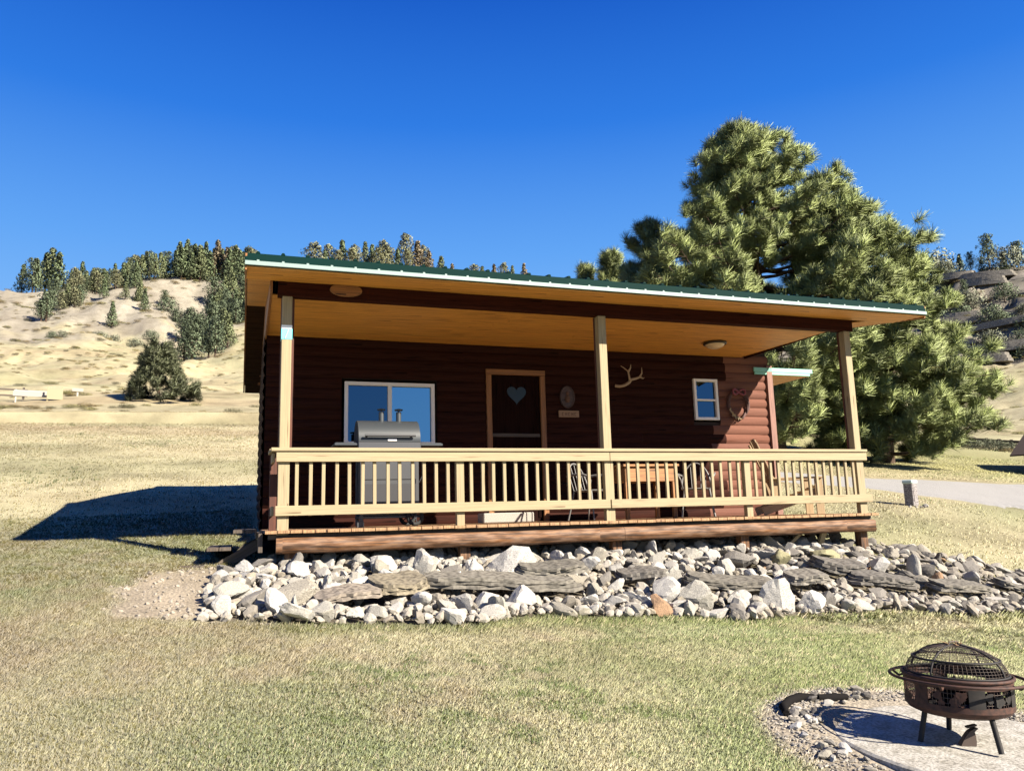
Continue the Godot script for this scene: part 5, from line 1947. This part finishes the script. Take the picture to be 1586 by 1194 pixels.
func build_fire_pit():
	rng.seed = 77
	var c2 := Vector2(3.965, 5.55)
	var gy := ground(c2.x, c2.y)
	# round concrete pad
	var b := Buf.new()
	var n := 56
	var R := 0.79
	for k in n:
		var q := TAU * k / n
		var q2 := TAU * (k + 1) / n
		var r0 := R + n_mid.get_noise_2d(cos(q) * 4.0, sin(q) * 4.0) * 0.04
		var r1 := R + n_mid.get_noise_2d(cos(q2) * 4.0, sin(q2) * 4.0) * 0.04
		var p := Vector3(PIT.x + cos(q) * r0, 0, PIT.y + sin(q) * r0)
		var p2 := Vector3(PIT.x + cos(q2) * r1, 0, PIT.y + sin(q2) * r1)
		var h0 := pad_y(p.x, p.z)
		var h1 := pad_y(p2.x, p2.z)
		var cc := Vector3(PIT.x, pad_y(PIT.x, PIT.y), PIT.y)
		p.y = h0; p2.y = h1
		var inn := (p - cc) * 0.975 + cc
		var inn2 := (p2 - cc) * 0.975 + cc
		b.tri(cc, inn2, inn, Vector2.ZERO, Vector2(1, 0), Vector2(0, 1), Color(1, 1, 1))
		b.quad(inn, inn2, p2 - Vector3(0, 0.012, 0), p - Vector3(0, 0.012, 0), Color(1, 1, 1))
		b.quad(p - Vector3(0, 0.012, 0), p2 - Vector3(0, 0.012, 0), p2 - Vector3(0, 0.25, 0), p - Vector3(0, 0.25, 0), Color(1, 1, 1))
	tag(part("concrete_pad", b, "concrete"), "round pale concrete pad under the fire pit", "", "", "structure")
	var at := Vector3(c2.x, pad_y(c2.x, c2.y), c2.y)
	var pit := thing("fire_pit", "rusty round steel fire pit with domed mesh screen on three legs", "fire pit", at)
	var rx := Basis(Vector3(0, 0, 1), -0.035)
	pit.rotation = rx.get_euler()
	var R0 := 0.315
	var y0 := 0.205
	var y1 := 0.405
	b = Buf.new()
	lathe(b, [Vector2(0.0, y0 - 0.05), Vector2(0.15, y0 - 0.044), Vector2(0.25, y0 - 0.025), Vector2(0.295, y0 - 0.005), Vector2(R0, y0 + 0.02), Vector2(R0, y0 + 0.055)], Vector3.ZERO, 48)
	lathe(b, [Vector2(R0 - 0.006, y0 + 0.055), Vector2(R0 - 0.006, y0 + 0.02), Vector2(0.285, y0), Vector2(0.2, y0 - 0.028), Vector2(0.0, y0 - 0.043)], Vector3.ZERO, 48)
	var bowl := part("bowl", b, "rust_metal", pit)
	b = Buf.new()
	lathe(b, [Vector2(R0, y1 - 0.045), Vector2(R0, y1)], Vector3.ZERO, 48)
	lathe(b, [Vector2(R0 - 0.006, y1), Vector2(R0 - 0.006, y1 - 0.045)], Vector3.ZERO, 48)
	part("top_band", b, "rust_metal", bowl)
	# solid panels between the cut-out windows
	for k in 6:
		b = Buf.new()
		var a0 := TAU * k / 6.0 - 1.02
		var wd := 0.46 if k == 0 else 0.3
		lathe(b, [Vector2(R0, y0 + 0.05), Vector2(R0, y1 - 0.04)], Vector3.ZERO, 6, Color(1, 1, 1), a0 - wd * 0.5, a0 + wd * 0.5)
		lathe(b, [Vector2(R0 - 0.006, y1 - 0.04), Vector2(R0 - 0.006, y0 + 0.05)], Vector3.ZERO, 6, Color(1, 1, 1), a0 - wd * 0.5, a0 + wd * 0.5)
		part("side_panel", b, "soot_metal" if k == 5 or k == 0 else "rust_metal", bowl)
	# cut-out leaf shapes with wire behind them
	for k in 6:
		b = Buf.new()
		var a0 := TAU * (k + 0.5) / 6.0 - 1.02
		for j in 9:
			var a := a0 + (j - 4) * 0.075
			var d := Vector3(cos(a), 0, -sin(a)) * (R0 - 0.014)
			tube(b, [d + Vector3(0, y0 + 0.05, 0), d + Vector3(0, y1 - 0.04, 0)], [0.0022], 4)
		for j in 5:
			var y := y0 + 0.07 + j * 0.03
			var pts := []
			for e in 7:
				var a := a0 + (e - 3) * 0.11
				pts.append(Vector3(cos(a) * (R0 - 0.014), y, -sin(a) * (R0 - 0.014)))
			tube(b, pts, [0.0022], 4)
		part("window_mesh", b, "wire", bowl)
		b = Buf.new()
		for j in 7:
			var a := a0 + rng.randf_range(-0.3, 0.3)
			var y := rng.randf_range(y0 + 0.07, y1 - 0.08)
			var d := Vector3(cos(a), 0, -sin(a))
			var tg := Vector3(-sin(a), 0, -cos(a))
			var c := d * (R0 - 0.003) + Vector3(0, y, 0)
			var s := rng.randf_range(0.018, 0.036)
			for e in 8:
				var q := TAU * e / 8.0
				var q2 := TAU * (e + 1) / 8.0
				var k0 := s * (1.0 + 0.35 * sin(q * 3.0 + j))
				var k1 := s * (1.0 + 0.35 * sin(q2 * 3.0 + j))
				b.tri(c, c + tg * cos(q) * k0 + Vector3.UP * sin(q) * k0, c + tg * cos(q2) * k1 + Vector3.UP * sin(q2) * k1, Vector2.ZERO, Vector2(1, 0), Vector2(0, 1), Color(1, 1, 1))
		part("cut_out_leaves", b, "rust_metal" if k != 5 else "soot_metal", bowl)
	# rim, wide carrying ring
	for q in [["rim", R0 + 0.004, y1 + 0.004, 0.011, "rust_metal"], ["carrying_ring", 0.395, y1 - 0.012, 0.0095, "rust_metal"]]:
		b = Buf.new()
		var pts := []
		for k in 64:
			var a: float = TAU * k / 64.0
			pts.append(Vector3(cos(a) * q[1], q[2], -sin(a) * q[1]))
		tube(b, pts, [q[3]], 8, Color(1, 1, 1), true)
		part(q[0], b, q[4], pit)
	for k in 4:
		b = Buf.new()
		var a := TAU * k / 4.0 + 0.5
		var d := Vector3(cos(a), 0, -sin(a))
		tube(b, [d * R0 + Vector3(0, y1 - 0.03, 0), d * 0.355 + Vector3(0, y1 - 0.045, 0), d * 0.395 + Vector3(0, y1 - 0.015, 0)], [0.008], 6)
		part("ring_bracket", b, "rust_metal", pit)
	# domed screen
	b = Buf.new()
	var dome := func(t: float) -> Vector2:
		return Vector2(cos(t * PI * 0.5) * 0.295, y1 + 0.012 + sin(t * PI * 0.5) * 0.175)
	for k in 72:
		var a := TAU * k / 72.0
		var pts := []
		for e in 9:
			var p: Vector2 = dome.call(e / 8.0 * 0.97)
			pts.append(Vector3(cos(a) * p.x, p.y, -sin(a) * p.x))
		tube(b, pts, [0.0016], 3)
	for e in 16:
		var p: Vector2 = dome.call(e / 16.0)
		var pts := []
		for k in 40:
			var a := TAU * k / 40.0
			pts.append(Vector3(cos(a) * p.x, p.y, -sin(a) * p.x))
		tube(b, pts, [0.0017], 3, Color(1, 1, 1), true)
	var scr := part("spark_screen", b, "wire", pit)
	for k in 4:
		b = Buf.new()
		var a := TAU * k / 4.0 + 0.25
		var pts := []
		for e in 11:
			var p: Vector2 = dome.call(e / 10.0)
			pts.append(Vector3(cos(a) * (p.x + 0.003), p.y + 0.002, -sin(a) * (p.x + 0.003)))
		tube(b, pts, [0.0065], 6)
		part("screen_rib", b, "soot_metal", scr)
	b = Buf.new()
	for t in [0.02, 0.36]:
		var p: Vector2 = dome.call(t)
		var pts := []
		for k in 56:
			var a := TAU * k / 56.0
			pts.append(Vector3(cos(a) * (p.x + 0.004), p.y, -sin(a) * (p.x + 0.004)))
		tube(b, pts, [0.0075], 6, Color(1, 1, 1), true)
	part("screen_band", b, "soot_metal", scr)
	b = Buf.new()
	tube(b, [Vector3(-0.05, y1 + 0.18, 0), Vector3(-0.03, y1 + 0.205, 0), Vector3(0.03, y1 + 0.205, 0), Vector3(0.05, y1 + 0.18, 0)], [0.006], 6)
	part("screen_handle", b, "wire", scr)
	for s in [Vector2(-0.275, -0.065), Vector2(-0.03, 0.305), Vector2(0.125, -0.215)]:
		b = Buf.new()
		var d := Vector3(s.x, 0, s.y)
		tube(b, [d * 0.82 + Vector3(0, y0 + 0.0, 0), d * 1.0 + Vector3(0, 0.0, 0)], [0.0165], 10)
		part("leg", b, "soot_metal", pit)
	# charred wood in the bowl
	for k in 4:
		b = Buf.new()
		var a := k * 0.9 + 0.3
		var d := Vector3(cos(a), 0.12, sin(a)) * 0.17
		var m := Vector3(rng.randf_range(-0.05, 0.05), y0 + 0.03 + k * 0.035, rng.randf_range(-0.05, 0.05))
		tube(b, [m - d, m + Vector3(0, 0.01, 0), m + d], [0.035, 0.042, 0.03], 8)
		var lg := part("charred_log", b, "charred")
		lg.transform = pit.transform
		tag(lg, ["burnt log lying lowest in the fire pit bowl", "burnt log crossing the lowest one in the fire pit", "upper burnt log in the fire pit", "topmost burnt log in the fire pit"][k], "log", "burnt logs in the fire pit")
	# tuft of dry twigs caught on the screen
	b = Buf.new()
	for k in 18:
		var a := rng.randf() * TAU
		var p := Vector3(cos(a) * 0.05 * rng.randf(), y1 + 0.185, sin(a) * 0.05 * rng.randf())
		var d := Vector3(rng.randfn() * 0.045, rng.randf_range(0.01, 0.045), rng.randfn() * 0.03)
		tube(b, [p - d * 0.4, p + d], [0.003, 0.0015], 4)
	var tw := part("dry_twigs", b, "twig")
	tw.transform = pit.transform
	tag(tw, "tuft of dry twigs caught on top of the mesh dome", "twigs")
	# bent scrap of metal on the pad
	b = Buf.new()
	var sp := Vector3(3.93, pad_y(3.93, 5.63), 5.63)
	var prof := [[0.0, 0.058], [0.03, 0.05], [0.06, 0.036], [0.085, 0.02], [0.105, 0.013]]
	for k in prof.size() - 1:
		var w0: float = prof[k][1]
		var w1: float = prof[k + 1][1]
		var c0 := sp + RGT * (-0.02 + 0.012 * k) + Vector3(0, prof[k][0], 0)
		var c1 := sp + RGT * (-0.02 + 0.012 * (k + 1) + (0.02 if k == 3 else 0.0)) + Vector3(0, prof[k + 1][0], 0)
		var dz := FWD * 0.02
		b.quad(c0 - RGT * w0 * 0.7 - dz, c0 + RGT * w0 - dz, c1 + RGT * w1 - dz, c1 - RGT * w1 * 0.7 - dz, Color(1, 1, 1))
		b.quad(c0 + RGT * w0 - dz, c0 + RGT * w0 + dz, c1 + RGT * w1 + dz, c1 + RGT * w1 - dz, Color(1, 1, 1))
		b.quad(c0 - RGT * w0 * 0.7 + dz, c0 - RGT * w0 * 0.7 - dz, c1 - RGT * w1 * 0.7 - dz, c1 - RGT * w1 * 0.7 + dz, Color(1, 1, 1))
		b.quad(c0 + RGT * w0 + dz, c0 - RGT * w0 * 0.7 + dz, c1 - RGT * w1 * 0.7 + dz, c1 + RGT * w1 + dz, Color(1, 1, 1))
	var cap := sp + Vector3(0.03, 0.108, 0)
	bar(b, cap - RGT * 0.03, cap + RGT * 0.035 + Vector3(0, 0.012, 0), 0.03, 0.012)
	tag(part("scrap_bracket", b, "wire"), "small bent rusty bracket standing on the concrete under the fire pit", "metal scrap")
	# ring of stones and gravel round the pad
	var meshes := []
	for k in 5:
		meshes.append(stone_mesh(500 + k, 12, 1))
	for k in 60:
		var a := rng.randf_range(PI * 0.6, PI * 1.55)
		var rr := rng.randf_range(0.84, 1.08)
		var x := PIT.x + cos(a) * rr
		var z := PIT.y + sin(a) * rr
		var s := rng.randf_range(0.02, 0.05)
		var tn := rng.randi() % 5
		var o := part("pit_stone", meshes[k % 5], stone_mat([0, 1, 3, 4, 2][tn]))
		o.transform = Transform3D(Basis(Vector3.UP, rng.randf() * TAU) * Basis(Vector3(0, 0, 1), rng.randfn() * 0.4) * Basis.from_scale(Vector3(s * 1.3, s * 0.8, s)), Vector3(x, ground(x, z) + s * 0.35, z))
		var oct := clampi(int((a - PI * 0.6) / (PI * 0.95) * 6.0), 0, 5)
		var side: String = ["in front of the pad", "before the pad's left front", "left of the pad", "by the pad's left rear", "behind the pad's left part", "right behind the pad"][oct]
		tag(o, "%s stone in the gravel %s, %s" % [["white", "pale buff", "grey", "dark grey", "tan"][tn], side, "near its edge" if rr < 0.96 else "out by the grass"], "stone", "loose stones round the fire pit pad")
	var tf := []
	var tc := []
	for k in 5200:
		var a := rng.randf() * TAU
		var rr := sqrt(rng.randf_range(0.72, 1.75))
		var x := PIT.x + cos(a) * rr
		var z := PIT.y + sin(a) * rr
		if pit_d(x, z) > 1.22 or rng.randf() < smoothstep(0.95, 1.34, rr):
			continue
		var s := rng.randf_range(0.006, 0.019)
		tf.append(Transform3D(Basis(Vector3.UP, rng.randf() * TAU) * Basis.from_scale(Vector3(s * 1.3, s * 0.8, s)), Vector3(x, ground(x, z) + s * 0.3, z)))
		tc.append(Color(1.0, 0.96, 0.9) * rng.randf_range(0.5, 1.15))
	tag(multi("pit_gravel", meshes[0], tf, tc, "rubble"), "pale gravel spread round the concrete pad", "gravel", "", "stuff")
	# dark curved edging left of the pad
	for q in [[[Vector2(3.13, 4.90), Vector2(3.2, 4.78), Vector2(3.32, 4.68), Vector2(3.47, 4.62), Vector2(3.58, 4.63)], "dark curved strip edging the gravel at its left end"], [[Vector2(3.61, 4.64), Vector2(3.73, 4.655), Vector2(3.87, 4.64)], "shorter dark edging strip behind the left part of the fire pit pad"]]:
		b = Buf.new()
		var pts := []
		var rad := []
		for k in q[0].size():
			var p: Vector2 = q[0][k]
			pts.append(Vector3(p.x, ground(p.x, p.y) + 0.02, p.y))
			rad.append(0.033 if k > 0 and k < q[0].size() - 1 else 0.022)
		tube(b, pts, rad, 8)
		for k in q[0].size() - 1:
			var p0: Vector3 = pts[k]
			var p1: Vector3 = pts[k + 1]
			bar(b, p0 - Vector3(0, 0.03, 0), p1 - Vector3(0, 0.03, 0), 0.03, 0.06, Color(1, 1, 1))
		tag(part("dark_edging", b, "charred"), q[1], "timber edging", "dark edging round the gravel")


func pad_y(x: float, z: float) -> float:
	return -1.405 + (x - PIT.x) * -0.03 + (z - PIT.y) * -0.06


# ---------------------------------------------------------------- far things

func build_far_things():
	rng.seed = 12
	# utility pedestal by the drive
	var x := 13.6
	var z := -4.1
	var gy := ground(x, z)
	var o := thing("utility_pedestal", "grey utility pedestal with pale cap standing in the grass beside the gravel drive", "utility pedestal", Vector3(x, gy, z), 0.35)
	var b := Buf.new()
	box(b, Vector3(0, 0.24, 0), Vector3(0.24, 0.5, 0.2), Basis(), 0.012)
	part("body", b, "pedestal_grey", o)
	b = Buf.new()
	box(b, Vector3(0, 0.52, 0), Vector3(0.27, 0.09, 0.23), Basis(), 0.02)
	part("cap", b, "pedestal_cap", o)
	board("access_panel", Vector3(0.0, 0.25, 0.104), Vector3(0.17, 0.34, 0.01), "pedestal_grey", o)
	var sm := stone_mesh(700, 12, 1)
	for k in 6:
		var a := -2.6 + k * 0.55
		var p := Vector3(x + cos(a) * 0.26 - 0.05, 0, z + absf(sin(a)) * 0.2 + 0.1)
		var s := rng.randf_range(0.035, 0.075)
		var q := part("pedestal_stone", sm, stone_mat(k % 4))
		q.transform = Transform3D(Basis(Vector3.UP, k * 1.3) * Basis.from_scale(Vector3(s * 1.2, s * 0.8, s)), Vector3(p.x, ground(p.x, p.z) + s * 0.4, p.z))
		tag(q, "%s loose stone from the left at the foot of the utility pedestal" % ["first", "second", "third", "fourth", "fifth", "sixth"][k], "stone", "stones at the utility pedestal")
	# low dark shed at the right edge of the picture, its left end in view
	x = 24.9
	z = -7.95
	gy = ground(22.9, z) - 0.05
	o = thing("garden_shed", "dark low shed with overhanging gable roof at the right edge beyond the drive", "shed", Vector3(x, gy, z), 0.33)
	b = Buf.new()
	box(b, Vector3(0.3, 0.42, -0.6), Vector3(2.6, 1.0, 1.8), Basis(), 0.01)
	part("wall", b, "shed_dark", o)
	b = Buf.new()
	for s in [-1.0, 1.0]:
		var p := Vector3(0.3, 1.72, -0.6)
		var q := Vector3(0.3 + s * 1.72, 0.82, -0.6)
		bar(b, p, q, 2.3, 0.05, Color(1, 1, 1), Vector3(0, 0, 1).cross((q - p).normalized()))
	var rf := part("roof", b, "shed_dark", o)
	b = Buf.new()
	for k in 6:
		var w := 1.3 * (1.0 - k / 6.0)
		box(b, Vector3(0.3, 0.98 + k * 0.1, 0.3), Vector3(w * 2.0, 0.096, 0.03), Basis(), 0.003)
	part("gable_boards", b, "shed_dark", o)
	# out in the meadow at the left
	var p := at_polar(atan2(28.0 - 793.0, 1231.0), 52.0)
	o = thing("white_sign_board", "low long white board on short posts in the meadow at the far left", "sign board", p, -0.33 + 0.55)
	board("panel", Vector3(0, 0.40, 0), Vector3(1.9, 0.28, 0.05), "white_board", o)
	board("top_strip", Vector3(0, 0.57, 0.004), Vector3(1.8, 0.08, 0.05), "grey_board", o)
	for s in [-0.8, 0.8]:
		board("post", Vector3(s, 0.2, -0.05), Vector3(0.08, 0.9, 0.05), "grey_board", o)
	p = at_polar(atan2(64.0 - 793.0, 1231.0), 51.5)
	o = thing("yellow_board", "pale yellow upright board in the meadow just right of the white board", "board", p, 0.2)
	board("panel", Vector3(0, 0.36, 0), Vector3(0.8, 0.62, 0.06), "yellow_board", o)
	for s in [-0.36, 0.36]:
		board("post", Vector3(s, 0.35, -0.06), Vector3(0.08, 0.9, 0.06), "yellow_board", o)
	p = at_polar(atan2(100.0 - 793.0, 1231.0), 54.0)
	o = thing("small_white_board", "small low white board in the meadow right of the yellow board", "sign board", p, 0.2)
	board("panel", Vector3(0, 0.38, 0), Vector3(0.6, 0.2, 0.05), "white_board", o)
	board("post", Vector3(0, 0.15, -0.05), Vector3(0.1, 0.6, 0.05), "grey_board", o)
	p = at_polar(atan2(-16.0 - 793.0, 1231.0), 53.0)
	o = thing("meadow_rail", "short weathered rail fence at the left edge of the meadow", "fence", p, 0.2)
	for k in 2:
		board("rail", Vector3(-0.2, 0.35 + k * 0.35, 0), Vector3(2.6, 0.09, 0.07), "step_wood", o)
	for s in [-1.3, 0.9]:
		board("post", Vector3(s, 0.3, -0.06), Vector3(0.12, 1.1, 0.06), "step_wood", o)
	# dark fence line and sage bushes beyond the drive at the right
	var fence := thing("low_rail_fence", "low dark rail fence crossing the meadow beyond the pines at the right", "fence")
	var last := Vector3.ZERO
	for k in 12:
		var a := lerpf(0.475, 0.60, k / 11.0)
		var q := at_polar(a, 42.0 - k * 0.3)
		board("post", q + Vector3(0, 0.15, 0), Vector3(0.1, 0.6, 0.1), "shed_dark", fence)
		if k > 0:
			for e in [0.22, 0.36]:
				b = Buf.new()
				bar(b, last + Vector3(0, e, 0), q + Vector3(0, e, 0), 0.06, 0.12)
				part("rail", b, "shed_dark", fence)
		last = q
	var sage := far_crown(90, 1.0, 0.8, 2, Color(0.14, 0.155, 0.10))
	var stem := far_trunk(0.6, 0.03)
	for k in 9:
		var a := lerpf(0.485, 0.56, k / 8.0)
		var q := at_polar(a, 38.0 + rng.randf_range(-1.5, 1.5))
		var s := rng.randf_range(0.28, 0.5)
		o = thing("sage_bush", "%s low grey green bush from the left in the row before the dark rail fence" % ["first", "second", "third", "fourth", "fifth", "sixth", "seventh", "eighth", "ninth"][k], "bush", q, rng.randf() * TAU, "bushes before the dark rail fence")
		part("crown", sage, "far_leaf", o).scale = Vector3(s * 1.3, s, s * 1.3)
		part("stem", stem, "bark", o).scale = Vector3(s, s, s)


# ---------------------------------------------------------------- grass

func build_grass():
	var r := RandomNumberGenerator.new()
	r.seed = 2718
	var tufts := []
	for k in 3:
		var b := Buf.new()
		for i in 9:
			var an := r.randf() * TAU
			var root := Vector3(r.randfn() * 0.022, -0.004, r.randfn() * 0.022)
			var lean := Vector3(cos(an), 0, sin(an)) * r.randf_range(0.008, 0.035)
			var h := r.randf_range(0.010, 0.028)
			var sd := Vector3(-sin(an), 0, cos(an)) * 0.0032
			var nn := (Vector3.UP * 1.0 + lean.normalized() * 0.4).normalized()
			var tip := root + lean + Vector3(0, h, 0)
			b.trin(root - sd, root + sd, tip, nn, nn, nn, Vector2.ZERO, Vector2(1, 0), Vector2(0, 1), Color(1, 1, 1) * r.randf_range(0.75, 1.2))
		tufts.append(b.mesh())
	for band in [[3.6, 6.0, 46000, 1.0, 0], [6.0, 9.5, 56000, 1.1, 1], [9.5, 15.0, 50000, 1.4, 2], [15.0, 42.0, 52000, 2.0, 0]]:
		var tf := []
		var tc := []
		for i in band[2]:
			var a := r.randf_range(-0.66, 0.66)
			var d := sqrt(lerpf(band[0] * band[0], band[1] * band[1], r.randf()))
			var q := Vector3(EYE.x, 0, EYE.z) + FWD * cos(a) * d + RGT * sin(a) * d
			var x := q.x
			var z := q.z
			if x > -0.3 and x < 8.6 and z < 0.1 and z > -8.2:
				continue
			if on_bank(x, z) or bare(x, z) > r.randf_range(0.2, 0.8):
				continue
			var edge := 0.0
			if x > -0.5 and x < 11.8 and z > front_edge(x) and z < front_edge(x) + 0.25:
				edge = 1.0 - (z - front_edge(x)) / 0.25
			if d < 9.0 and pit_d(x, z) < 1.18 + r.randfn() * 0.05:
				continue
			if d > 14.0 and x > 10.0 and road_dist(x, z) < 0.05:
				continue
			var s: float = band[3] * r.randf_range(0.7, 1.25) * (1.0 + edge * 0.9)
			var lush := n_mid.get_noise_2d(x * 0.8, z * 0.8)
			s *= 1.0 + lush * 0.35
			tf.append(Transform3D(Basis(Vector3.UP, r.randf() * TAU) * Basis.from_scale(Vector3(s * 1.15, s, s * 1.15)), Vector3(x, ground(x, z), z)))
			var far := smoothstep(8.0, 16.0, d)
			var c := ground_color(x, z) * r.randf_range(lerpf(0.95, 1.0, far), lerpf(1.7, 1.4, far))
			if r.randf() < 0.12 * (1.0 - far):
				c = Color(0.60, 0.53, 0.34) * r.randf_range(0.8, 1.15)
			var weed := n_mid.get_noise_2d(x * 0.55 + 200.0, z * 0.55) + n_fine.get_noise_2d(x * 1.5, z * 1.5) * 0.5
			if weed > 0.38 and r.randf() < 0.55:       # clover and weeds in patches
				c = Color(0.17, 0.22, 0.075) * r.randf_range(0.8, 1.4)
			c.a = 1.0
			tc.append(c)
		tag(multi("lawn_grass", tufts[band[4]], tf, tc, "grass_blade"), ["short dry lawn grass in the foreground", "short dry lawn grass in front of the rock bank", "lawn grass beside the cabin and rock bank", "lawn grass on the slope behind and beside the cabin"][[3.6, 6.0, 9.5, 15.0].find(band[0])], "grass", "", "stuff")
